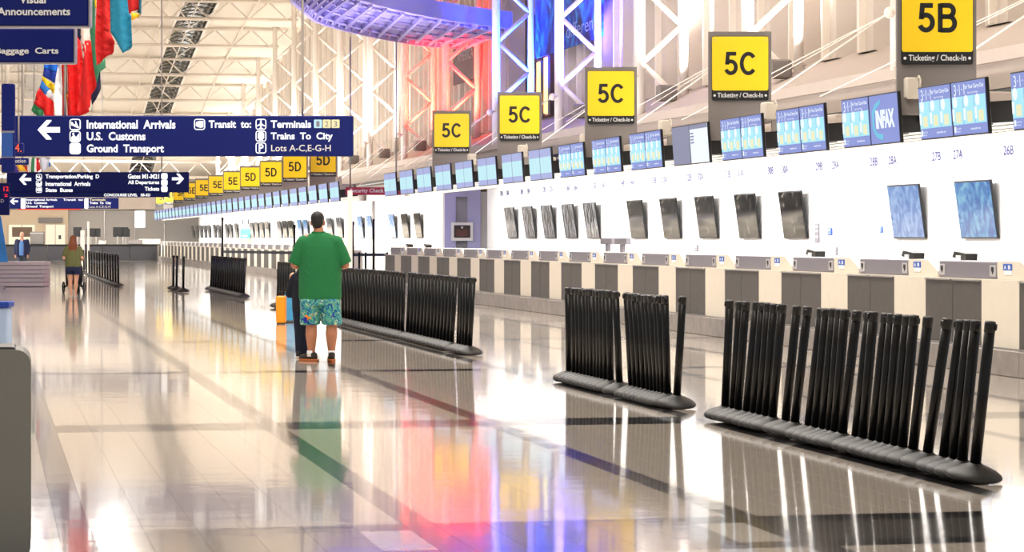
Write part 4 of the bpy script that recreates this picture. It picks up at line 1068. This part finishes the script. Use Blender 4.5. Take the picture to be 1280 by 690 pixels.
# ------------------------------------------------------------------ things at the left edge
M_BIN = mat('bin_grey', '8A8880', .6, noise=.08, scale=80)
X0, Y0, h0 = onD(38.5, 437, 12.2)
t = thing('waste_bin', 'grey rounded bin cabinet cut by the bottom left corner', 'bin', (X0-.45, Y0, 0), -.02)
MB().prism(rrect(-.45, .45, .0, h0, .07, 0, 6), (0, .5, 0)).build('cabinet', M_BIN, t)
MB().prism(rrect(-.47, .38, h0-.03, h0+.012, .02, .03), (0, .46, 0)).build('lid', mat('bin_lid', '4B4844', .5), t)
M_SLAT = mat('bench_slat', 'CFC2C4', .5, noise=.06, scale=3)
X1, Y1, _ = onD(54, 350, 80); hb0 = .80
t = thing('slatted_bench', 'low white cabinet with horizontal slats before the far man', 'bench', (X1, Y1, 0), -TH)
B(-3.2, -.03, .05, 1.2, 0, .78).build('core', mat('bench_core', '6E5F60', .6), t)
for i in range(6): MB().bbox(-3.2, .0-.0, 0, 1.25, .02+.131*i, .02+.131*i+.112, .006).build('slat', M_SLAT, t)
t = thing('blue_banner', 'light blue slanted banner at the left frame edge', 'banner', (onD(1, 300, 78)[0], onD(1, 300, 78)[1], 0), -TH)
kk = 78/F
MB().prism([(-.6, 0, EYE-31*kk), (9*kk, 0, EYE-30.5*kk), (0*kk, 0, EYE+27*kk), (-.6, 0, EYE+27*kk)], (0, .03, 0)).build('banner_cloth', mat('banner_blue', '2E86D8', .5, noise=.5, scale=1.2), t)
B(-.55, -.5, .03, .08, 0, 2.3).build('banner_pole', M_TRIM, t); B(-.7, .1, -.1, .2, 0, .04).build('banner_foot', M_TRIM, t)
X2, Y2, _ = onD(9, 430, 30)
t = thing('blue_case', 'pale blue case with a darker blue top bar at the left edge behind the bin', 'case', (X2, Y2, 0), -TH)
MB().bbox(-.5, 0, 0, .3, .0, .72, .02).build('case_body', mat('case_blue', 'A9BEDD', .5), t); MB().bbox(-.52, .02, -.02, .32, .72, .79, .01).build('top_bar', mat('bar_blue', '123C9C', .5), t)
# far dark service counter with equipment
t = thing('service_counter', 'long dark counter standing before the far grey wall', 'counter', (0, 0, 0))
x0, Z, _ = onD(-10, 326, 177); x1 = onD(192, 326, 177)[0]
t.location = (x0, 172.5, 0); L = x1-x0
q = 0
while q < L-.2: MB().bbox(q+.01, min(q+1.8, L)-.01, 0, .7, .0, 1.03, .01).build('front_panel', M_DARK, t); q += 1.8
B(-.02, L+.05, -.08, .8, 1.03, 1.09).build('counter_top', M_BLK, t)
for i, (px, w_, h_) in enumerate(((94, .35, .5), (110.5, .38, .42), (117, .38, .42), (143.5, .42, .5), (150, .5, .5), (153.5, .35, .4), (73, .0, 0))):
    if not w_: continue
    X = onD(px, 297, 175)[0]
    m_ = thing('desk_monitor', 'small black desk monitor on the far dark counter, %s from the left' % ORD[i].replace('nearest', 'first'), 'monitor', (X, 172.9, 1.09), -TH)
    MB().bbox(-w_/2-.1, w_/2+.1, -.03, .03, .5, .5+h_+.15, .01).build('screen', M_BLK, m_); B(-.04, .04, -.03, .03, 0, .55).build('stand', M_TRIM, m_)
for px, w_, h_, m, lab in ((45, .9, .85, mat('kiosk_grey', '55504C', .6), 'dark grey box cabinet on the far counter left'), (183, 1.4, .35, M_CREAM, 'low cream box on the far dark counter'), (165, .9, .3, M_GREY, 'grey pile on the far dark counter'), (125, .5, .25, M_BEIGE, 'small beige box on the far dark counter')):
    X = onD(px, 297, 175)[0]; m_ = thing('counter_box', lab, 'box', (X, 172.85, 1.09), -TH)
    MB().bbox(-w_/2, w_/2, -.2, .2, 0, h_, .03).build('box_body', m, m_); MB().bbox(-w_/2-.02, w_/2+.02, -.22, .22, h_*.8, h_*.9, .01).build('box_rim', M_GREY, m_)
# luggage left of the man
X, Y, _ = onD(350, 404, 45.5)
t = thing('yellow_suitcase', 'orange yellow hard suitcase left of the man in green', 'suitcase', (X, Y, 0), -TH)
MB().bbox(-.075, .09, 0, .35, .02, .50, .02).build('shell', mat('case_yellow', 'E8960C', .4), t)
MB().path([(-.04, .1, .5), (-.04, .1, .58), (.03, .1, .58), (.03, .1, .5)], .008, 6).build('handle', M_BLK, t)
for q in (-.05, .06): MB().tube((q, .05, .02), (q+.02, .05, .02), .02, n=8).build('wheel', M_BLK, t)
X, Y, _ = onD(361.5, 404, 46.5)
t = thing('blue_suitcase', 'light blue case standing right of the yellow suitcase', 'suitcase', (X, Y, 0), -TH)
MB().bbox(-.09, .12, 0, .25, .03, .53, .02).build('shell', mat('case_sky', '4BA6DC', .45, noise=.2, scale=6), t); MB().bbox(-.095, .125, -.004, .254, .52, .55, .005).build('rim', M_BLK, t)
for q in (-.06, .08): MB().tube((q, .05, .02), (q+.02, .05, .02), .02, n=8).build('wheel', M_BLK, t)
# ------------------------------------------------------------------ people
def organic(name, mb, m, parent, vox=.012, it=4, fac=.5, mods=True):
    o = mb.build(name, m, parent)
    r = o.modifiers.new('r', 'REMESH'); r.mode = 'VOXEL'; r.voxel_size = vox; r.use_smooth_shade = True
    s = o.modifiers.new('s', 'SMOOTH'); s.factor = fac; s.iterations = it
    return o
def skin_mat(name, hexc):
    m = mat(name, hexc, .5, noise=.06, scale=12); m.node_tree.nodes['Principled BSDF'].inputs['Subsurface Weight'].default_value = .05; return m
M_SK = skin_mat('skin_tan', 'B87A5A'); M_SK2 = skin_mat('skin_fair', 'D9A284')
def head(mb, c, s=1., yaw=0, nod=0):
    """head, face and ears facing +Y (away from the camera) before turning"""
    R = Euler((nod, 0, yaw)).to_matrix()
    def P(x, y, z): return tuple(Vector(c)+R @ Vector((x*s, y*s, z*s)))
    def E(p, r): mb.ell(P(*p), tuple(v*s for v in r), (nod, 0, yaw), 14, 9)
    E((0, -.01, .03), (.077, .097, .095)); E((0, .02, -.03), (.066, .075, .085)); E((0, .04, -.085), (.04, .045, .035))
    E((0, .098, -.02), (.013, .022, .026)); E((0, .092, -.032), (.018, .016, .012)); E((0, .085, .012), (.05, .018, .012))
    E((0, .083, -.062), (.026, .014, .007)); E((0, .082, -.072), (.022, .012, .007))
    for q in (-1, 1): E((q*.079, -.005, -.012), (.012, .022, .034)); E((q*.03, .082, -.002), (.015, .012, .009))
def hand(mb, wrist, direc, up, s=1., curl=.6, side=1):
    d = Vector(direc).normalized(); u = Vector(up).normalized(); r = d.cross(u).normalized()*side; w_ = Vector(wrist)
    mb.ell(tuple(w_+d*.045*s), (.04*s, .045*s, .022*s), nu=12, nv=8); mb.cap(tuple(w_), tuple(w_+d*.05*s), .026*s, .032*s)
    for i, (off, L) in enumerate(((-.033, .06), (-.011, .075), (.011, .07), (.032, .055))):
        p = w_+d*.085*s+r*off*s; a = p+(d*math.cos(curl*.5)-u*math.sin(curl*.5))*L*.5*s; b_ = a+(d*math.cos(curl*1.6)-u*math.sin(curl*1.6))*L*.5*s
        mb.cap(tuple(p), tuple(a), .0095*s, .009*s); mb.cap(tuple(a), tuple(b_), .009*s, .008*s)
    p = w_+d*.03*s-r*.035*s; a = p+(d*.6-r*.7-u*.2).normalized()*.035*s; mb.cap(tuple(p), tuple(a), .012*s, .011*s); mb.cap(tuple(a), tuple(a+(d*.9-u*.3)*.03*s), .011*s, .009*s)
def shoe(name, x, y, rz, m, sole, parent, s=1.):
    g = link(name, None, parent, (x, y, 0), (0, 0, rz))
    mb = MB(); mb.ell((0, .085*s, .045*s), (.047*s, .1*s, .04*s)); mb.ell((0, -.03*s, .055*s), (.042*s, .075*s, .05*s)); mb.ell((0, -.045*s, .085*s), (.043*s, .05*s, .03*s)); mb.ell((0, .03*s, .075*s), (.036*s, .07*s, .035*s))
    organic('upper', mb, m, g, .008*s, 3)
    MB().rings([(0, .03*s, 0, .049*s, .15*s), (0, .03*s, .022*s, .052*s, .155*s), (0, .03*s, .028*s, .048*s, .15*s)], 24).build('sole', sole, g)
    return g
def place(t, px, pz):
    zc = EYE*F/(pz-297); t_ = (px-640)/F; t.location = (zc*(ST+t_*CT), zc*(CT-t_*ST), 0); t.rotation_euler = (0, 0, -TH)

# man in green shirt, seen from behind, looking at the far counters
t = thing('person', 'person in a green polo shirt and tropical print shorts, seen from behind', 'person'); place(t, 400, 451.5); man = t
mb = MB()
head(mb, (-.03, .02, 1.735), 1.06, yaw=.12, nod=-.12)
mb.cap((-.02, -.01, 1.66), (-.01, -.03, 1.54), .062, .078)
mb.cap((-.14, -.02, 1.50), (.13, -.02, 1.50), .09, .09)
mb.ell((0, -.01, 1.36), (.215, .14, .22)); mb.ell((-.01, .02, 1.12), (.235, .17, .24)); mb.ell((0, .0, .92), (.215, .16, .17))
for sx in (-1, 1):
    cx = -.105 if sx < 0 else .145
    mb.cap((sx*.1+.01, 0, .86), (cx+sx*.005, -.01, .50), .115, .078)
    mb.cap((cx, -.01, .50), (cx, -.03, .33), .066, .075); mb.cap((cx, -.03, .33), (cx-.0, -.015, .10), .074, .042)
    mb.ell((cx, .03, .055), (.035, .09, .035))
    sh = Vector((sx*.23, -.02, 1.47)); el = Vector((sx*.315+.0, -.0, 1.20)); wr = Vector((sx*.17, .22, 1.16))
    mb.cap(sh, el, .072, .052); mb.cap(el, wr, .05, .032)
    hand(mb, wr, (-sx*.35, .93, .1), (0, 0, 1), 1.05, .9, sx)
organic('body', mb, M_SK, t, .0095, 3)
M_HAIR = mat('hair_black', '100C0B', .55, noise=.5, scale=120, bump=.4)
mb = MB(); mb.ell((-.033, .0, 1.785), (.088, .107, .088), (0, 0, .1)); mb.ell((-.03, -.045, 1.745), (.078, .062, .08)); mb.ell((-.03, -.05, 1.69), (.058, .045, .045))
organic('hair', mb, M_HAIR, t, .01, 2)
M_GRN = mat('shirt_green', '16703C', .85, noise=.1, scale=30, bump=.3)
mb = MB()
mb.rings([(0, .01, .765, .262, .205), (0, .012, .80, .268, .21), (.0, .02, .95, .268, .215), (0, .025, 1.08, .27, .22), (0, .015, 1.2, .268, .21), (0, 0, 1.33, .27, .185),
          (0, -.015, 1.43, .262, .155), (0, -.02, 1.5, .22, .13), (-.01, -.022, 1.555, .15, .11), (-.015, -.018, 1.59, .10, .095), (-.018, -.016, 1.605, .08, .085)], 36)
for sx in (-1, 1): mb.cap((sx*.05, -.02, 1.52), (sx*.2, -.02, 1.465), .095, .1)
for sx in (-1, 1):
    sh = Vector((sx*.20, -.02, 1.47)); el = Vector((sx*.315, -.0, 1.215))
    mb.cap(sh, sh+(el-sh)*.5, .098, .095); mb.tube(sh+(el-sh)*.35, el+(el-sh)*.02, .096, .088, 18)
# drape folds
for a in ((-.16, -.125, 1.38, .02, -.175, 1.12), (.17, -.12, 1.36, .06, -.18, 1.08), (-.17, -.14, 1.12, -.02, -.185, .92)):
    mb.cap(a[:3], a[3:], .02, .014)
organic('shirt', mb, M_GRN, t, .0105, 10)
MB().path([(-.018+.078*math.cos(a), -.016+.084*math.sin(a), 1.607+.006*math.sin(a)) for a in [2*PI*i/16 for i in range(17)]], .013, 6).build('collar', M_GRN, t)
# shorts: leaf print
m = bpy.data.materials.new('shorts_print'); m.use_nodes = True; nt = m.node_tree; bsd = nt.nodes['Principled BSDF']; bsd.inputs['Roughness'].default_value = .8
tc = nt.nodes.new('ShaderNodeTexCoord'); n1 = nt.nodes.new('ShaderNodeTexNoise'); n1.inputs['Scale'].default_value = 9; n1.inputs['Distortion'].default_value = 3
r1 = nt.nodes.new('ShaderNodeValToRGB'); e = r1.color_ramp.elements; e[0].position = .36; e[0].color = (*lin('10298A'), 1); e[1].position = .66; e[1].color = (*lin('D9E0C8'), 1)
for p_, c_ in ((.43, '1C6FA8'), (.48, '2E9A86'), (.54, '6DB89A'), (.6, '1F7C74')):
    x = e.new(p_); x.color = (*lin(c_), 1)
nt.links.new(tc.outputs['Object'], n1.inputs['Vector']); nt.links.new(n1.outputs['Fac'], r1.inputs[0]); nt.links.new(r1.outputs[0], bsd.inputs['Base Color'])
mb = MB(); mb.rings([(0, .0, .70, .245, .185), (0, 0, .78, .255, .195), (0, 0, .86, .25, .19)], 30)
for sx in (-1, 1):
    cx = -.125 if sx < 0 else .15
    mb.rings([(cx, -.005, .455, .122, .125), (cx, -.005, .47, .126, .13), (sx*.125+.008, 0, .62, .13, .16), (sx*.12, 0, .76, .132, .18)], 24)
sh_ = organic('shorts', mb, m, t, .0105, 3)
for (x, z, w_, c_, nm) in ((-.135, .565, .05, 'E88A1E', 'print_flower'), (-.10, .60, .035, 'D63E2A', 'print_flower'), (.125, .64, .045, 'E0508A', 'print_flower'), (.16, .585, .04, '1A2FA8', 'print_leaf'), (-.17, .52, .04, '16249A', 'print_leaf')):
    mb = MB(); P = [(x+w_*(1 if i % 2 else .55)*math.cos(PI*i/5), -.148 if x else 0, z+w_*1.25*(1 if i % 2 else .55)*math.sin(PI*i/5)) for i in range(10)]
    mb.prism(P, (0, .03, 0)).build(nm, mat('print_'+c_, c_, .8), sh_)
M_SHO = mat('shoe_dark', '2A211D', .7, noise=.5, scale=40); M_SOL = mat('shoe_orange', 'B8642C', .7)
for x, rz in ((-.115, .95), (.145, .12)):
    MB().rings([(x, -.015, .06, .045, .052), (x, -.015, .1, .047, .05), (x, -.018, .135, .046, .049)], 18).build('sock', M_STW, t)
    shoe('shoe', x, -.01, rz, M_SHO, M_SOL, t, 1.02)

# child in navy, mostly hidden by the man
t = thing('person', 'child in a navy hoodie and dark jeans half hidden behind the man in green', 'person'); place(t, 377, 447.5)
mb = MB(); head(mb, (.03, .02, 1.27), .95); mb.cap((.03, 0, 1.2), (.03, 0, 1.1), .045, .05); mb.ell((.03, 0, .95), (.13, .1, .2)); mb.ell((.03, 0, .72), (.12, .1, .13))
for sx in (-1, 1):
    mb.cap((.03+sx*.065, 0, .68), (.03+sx*.06, 0, .38), .07, .05); mb.cap((.03+sx*.06, 0, .38), (.03+sx*.055, 0, .08), .05, .035); mb.ell((.03+sx*.055, .04, .04), (.03, .08, .03))
    mb.cap((.03+sx*.14, 0, 1.05), (.03+sx*.18, .02, .82), .045, .036); mb.cap((.03+sx*.18, .02, .82), (.03+sx*.1, .2, .86), .034, .026); hand(mb, (.03+sx*.1, .2, .86), (-sx*.3, .9, .1), (0, 0, 1), .8, .8, sx)
organic('body', mb, M_SK2, t, .01, 3)
mb = MB(); mb.ell((.03, 0, 1.31), (.082, .1, .08)); mb.ell((.03, -.04, 1.25), (.075, .06, .1)); organic('hair', mb, mat('hair_blond', 'B98A3E', .6, noise=.4, scale=80), t, .01, 2)
M_NV = mat('hoodie_navy', '0E1222', .9, noise=.2, scale=20)
mb = MB(); mb.rings([(.03, 0, .60, .15, .125), (.03, 0, .8, .155, .13), (.03, 0, 1.0, .155, .12), (.03, 0, 1.08, .12, .09), (.03, 0, 1.13, .06, .06)], 24); mb.ell((.03, -.07, 1.1), (.09, .05, .06))
for sx in (-1, 1): mb.cap((.03+sx*.12, 0, 1.03), (.03+sx*.185, .02, .82), .062, .055); mb.cap((.03+sx*.185, .02, .82), (.03+sx*.12, .17, .86), .052, .04)
organic('hoodie', mb, M_NV, t, .011, 3)
mb = MB(); mb.ell((.03, 0, .64), (.14, .12, .1))
for sx in (-1, 1): mb.cap((.03+sx*.065, 0, .62), (.03+sx*.06, 0, .36), .085, .066); mb.cap((.03+sx*.06, 0, .36), (.03+sx*.055, 0, .07), .064, .054)
organic('jeans', mb, mat('jeans_dark', '131A30', .9, noise=.2, scale=20), t, .011, 3)
for sx in (-1, 1): shoe('shoe', .03+sx*.06, 0, .2*sx, M_SHO, M_CREAM, t, .8)

# woman pushing a stroller
t = thing('person', 'woman with long reddish hair, olive top and denim shorts pushing a stroller', 'person'); place(t, 91.5, 370.5); woman = t
t['label'] = 'person with long reddish hair, olive top and denim shorts pushing a stroller'
mb = MB(); head(mb, (0.0, .02, 1.47), .98); mb.cap((0, 0, 1.4), (0, -.01, 1.3), .045, .055); mb.cap((-.11, 0, 1.27), (.11, 0, 1.27), .065, .065); mb.ell((0, 0, 1.12), (.17, .12, .2)); mb.ell((0, 0, .85), (.18, .14, .16))
for sx in (-1, 1):
    mb.cap((sx*.095, 0, .76), (sx*.075, 0, .42), .098, .06); mb.cap((sx*.075, -.01, .42), (sx*.072, -.02, .28), .052, .056); mb.cap((sx*.072, -.02, .28), (sx*.06, 0, .07), .055, .034); mb.ell((sx*.06, .05, .035), (.034, .1, .03))
    mb.cap((sx*.18, 0, 1.24), (sx*.24, -.03, 1.0), .056, .042); mb.cap((sx*.24, -.03, 1.0), (sx*.2, .26, .97), .04, .028); hand(mb, (sx*.2, .26, .97), (-sx*.2, .95, 0), (0, 0, 1), .9, 1.2, sx)
organic('body', mb, M_SK2, t, .0105, 3)
mb = MB(); mb.ell((0, 0, 1.52), (.088, .105, .085)); mb.rings([(0, -.07, 1.08, .05, .03), (0, -.07, 1.16, .1, .05), (0, -.06, 1.3, .115, .065), (0, -.04, 1.42, .1, .08), (0, -.02, 1.52, .08, .08)], 20)
for i in range(7): mb.cap((-.09+.03*i, -.11, 1.36), (-.08+.027*i+.01*(i % 3), -.115, 1.1+.03*((i*5) % 3)), .016, .009)
organic('hair', mb, mat('hair_auburn', '7A3E1C', .6, noise=.5, scale=60), t, .01, 2)
mb = MB(); mb.rings([(0, 0, .77, .21, .16), (0, 0, .83, .215, .165), (0, 0, 1.0, .205, .155), (0, 0, 1.15, .2, .14), (0, 0, 1.26, .185, .11), (0, 0, 1.33, .1, .08), (0, 0, 1.36, .07, .07)], 28)
for sx in (-1, 1): mb.cap((sx*.155, 0, 1.25), (sx*.215, -.015, 1.09), .078, .07)
organic('top', mb, mat('top_olive', '66683C', .85, noise=.1, scale=25), t, .0115, 3)
mb = MB(); mb.rings([(0, 0, .66, .205, .16), (0, 0, .74, .21, .165), (0, 0, .8, .2, .155)], 28)
for sx in (-1, 1): mb.rings([(sx*.095, 0, .575, .11, .115), (sx*.098, 0, .7, .115, .145)], 20)
organic('shorts', mb, mat('denim', '141F44', .85, noise=.2, scale=30), t, .0115, 3)
for sx in (-1, 1):
    g_ = link('sandal', None, t, (sx*.06, 0, 0)); MB().rings([(0, .03, 0, .04, .125), (0, .03, .018, .042, .13)], 20).build('sole', M_CREAM, g_)
    MB().path([(-.036, .07, .015), (-.02, .07, .06), (.02, .07, .06), (.036, .07, .015)], .008, 6).build('strap', M_CREAM, g_)
# stroller
s_ = thing('stroller', 'black stroller with large wheels pushed by the person in olive', 'stroller'); place(s_, 91.5, 366.5)
for sx in (-1, 1):
    w_ = MB(); pts = [(sx*.285, .1+.15*math.cos(a), .155+.15*math.sin(a)) for a in [2*PI*i/20 for i in range(21)]]; w_.path(pts, .02, 6)
    wo = w_.build('wheel', M_STB, s_)
    for i in range(5):
        a = 2*PI*i/5; MB().tube((sx*.285, .1, .155), (sx*.285, .1+.14*math.cos(a), .155+.14*math.sin(a)), .007, n=5).build('spoke', M_TRIM, wo)
    MB().tube((sx*.285, .1, .155), (sx*.2, .1, .2), .025).build('axle_arm', M_STB, s_)
    MB().path([(sx*.2, .1, .2), (sx*.2, -.02, .55), (sx*.2, -.1, 1.0)], .015).build('frame_tube', M_STB, s_)
    MB().path([(sx*.2, -.0, .5), (sx*.12, .75, .1)], .015).build('frame_tube', M_STB, s_)
MB().tube((-.28, .1, .2), (.28, .1, .2), .015).build('axle', M_STB, s_); MB().tube((-.2, -.1, 1.0), (.2, -.1, 1.0), .02).build('push_bar', M_STB, s_)
mb = MB(); mb.prism([(-.19, .06, .22), (-.19, .0, .62), (-.19, .18, .85), (-.19, .5, .7), (-.19, .5, .3)], (.38, 0, 0)); organic('seat_bag', mb, mat('stroller_cloth', '0D0D10', .9), s_, .015, 3)
mb = MB(); mb.tube((-.06, .72, .09), (.06, .72, .09), .09, n=16).build('front_wheel', M_STB, s_)

# far man facing the camera
t = thing('person', 'distant person in a navy jacket over a light blue shirt walking behind the slatted bench', 'person')
zc = 101; t_ = (27.5-640)/F; t.location = (zc*(ST+t_*CT), zc*(CT-t_*ST), 0); t.rotation_euler = (0, 0, PI-TH)
mb = MB(); head(mb, (0, .02, 1.64), 1.0); mb.cap((0, 0, 1.57), (0, 0, 1.45), .055, .065); mb.ell((0, 0, 1.25), (.19, .13, .25)); mb.ell((0, 0, .95), (.17, .13, .16))
for sx in (-1, 1):
    mb.cap((sx*.1, 0, .88), (sx*.1, .06*sx, .48), .09, .06); mb.cap((sx*.1, .06*sx, .48), (sx*.1, .02, .08), .056, .04); mb.ell((sx*.1, .06, .04), (.035, .1, .035))
    mb.cap((sx*.2, 0, 1.4), (sx*.26, -.02, 1.12), .06, .045); mb.cap((sx*.26, -.02, 1.12), (sx*.24, .08, .87), .042, .03); hand(mb, (sx*.24, .08, .87), (0, .2, -.97), (0, 1, 0), .95, .5, sx)
organic('body', mb, M_SK2, t, .012, 3)
mb = MB(); mb.ell((0, -.02, 1.695), (.08, .1, .075)); organic('hair', mb, mat('hair_grey', '8A8480', .7), t, .012, 2)
mb = MB(); mb.rings([(0, .0, .84, .19, .15), (0, 0, 1.1, .2, .16), (0, 0, 1.3, .19, .15), (0, 0, 1.42, .12, .1)], 24); organic('shirt', mb, mat('shirt_sky', '5F8FD0', .8), t, .014, 3)
mb = MB()
for sx in (-1, 1):
    mb.rings([(sx*.13, -.02, .78, .12, .17), (sx*.135, -.02, 1.1, .12, .175), (sx*.12, -.02, 1.35, .12, .16), (sx*.1, -.02, 1.46, .1, .1)], 20)
    mb.cap((sx*.2, -.01, 1.4), (sx*.27, -.02, 1.12), .085, .07); mb.cap((sx*.27, -.02, 1.12), (sx*.245, .07, .9), .068, .055)
mb.rings([(0, -.09, .78, .22, .09), (0, -.09, 1.42, .2, .08)], 20)
organic('jacket', mb, mat('jacket_navy', '121C44', .8), t, .014, 3)
mb = MB(); mb.ell((0, 0, .88), (.17, .14, .1))
for sx in (-1, 1): mb.cap((sx*.1, 0, .86), (sx*.1, .06*sx, .46), .105, .08); mb.cap((sx*.1, .06*sx, .46), (sx*.1, .02, .1), .078, .062)
organic('jeans', mb, mat('jeans_grey', '3F4C5E', .85), t, .014, 3)
for sx in (-1, 1): shoe('shoe', sx*.1, .02, 0, M_SHO, M_BLK, t)
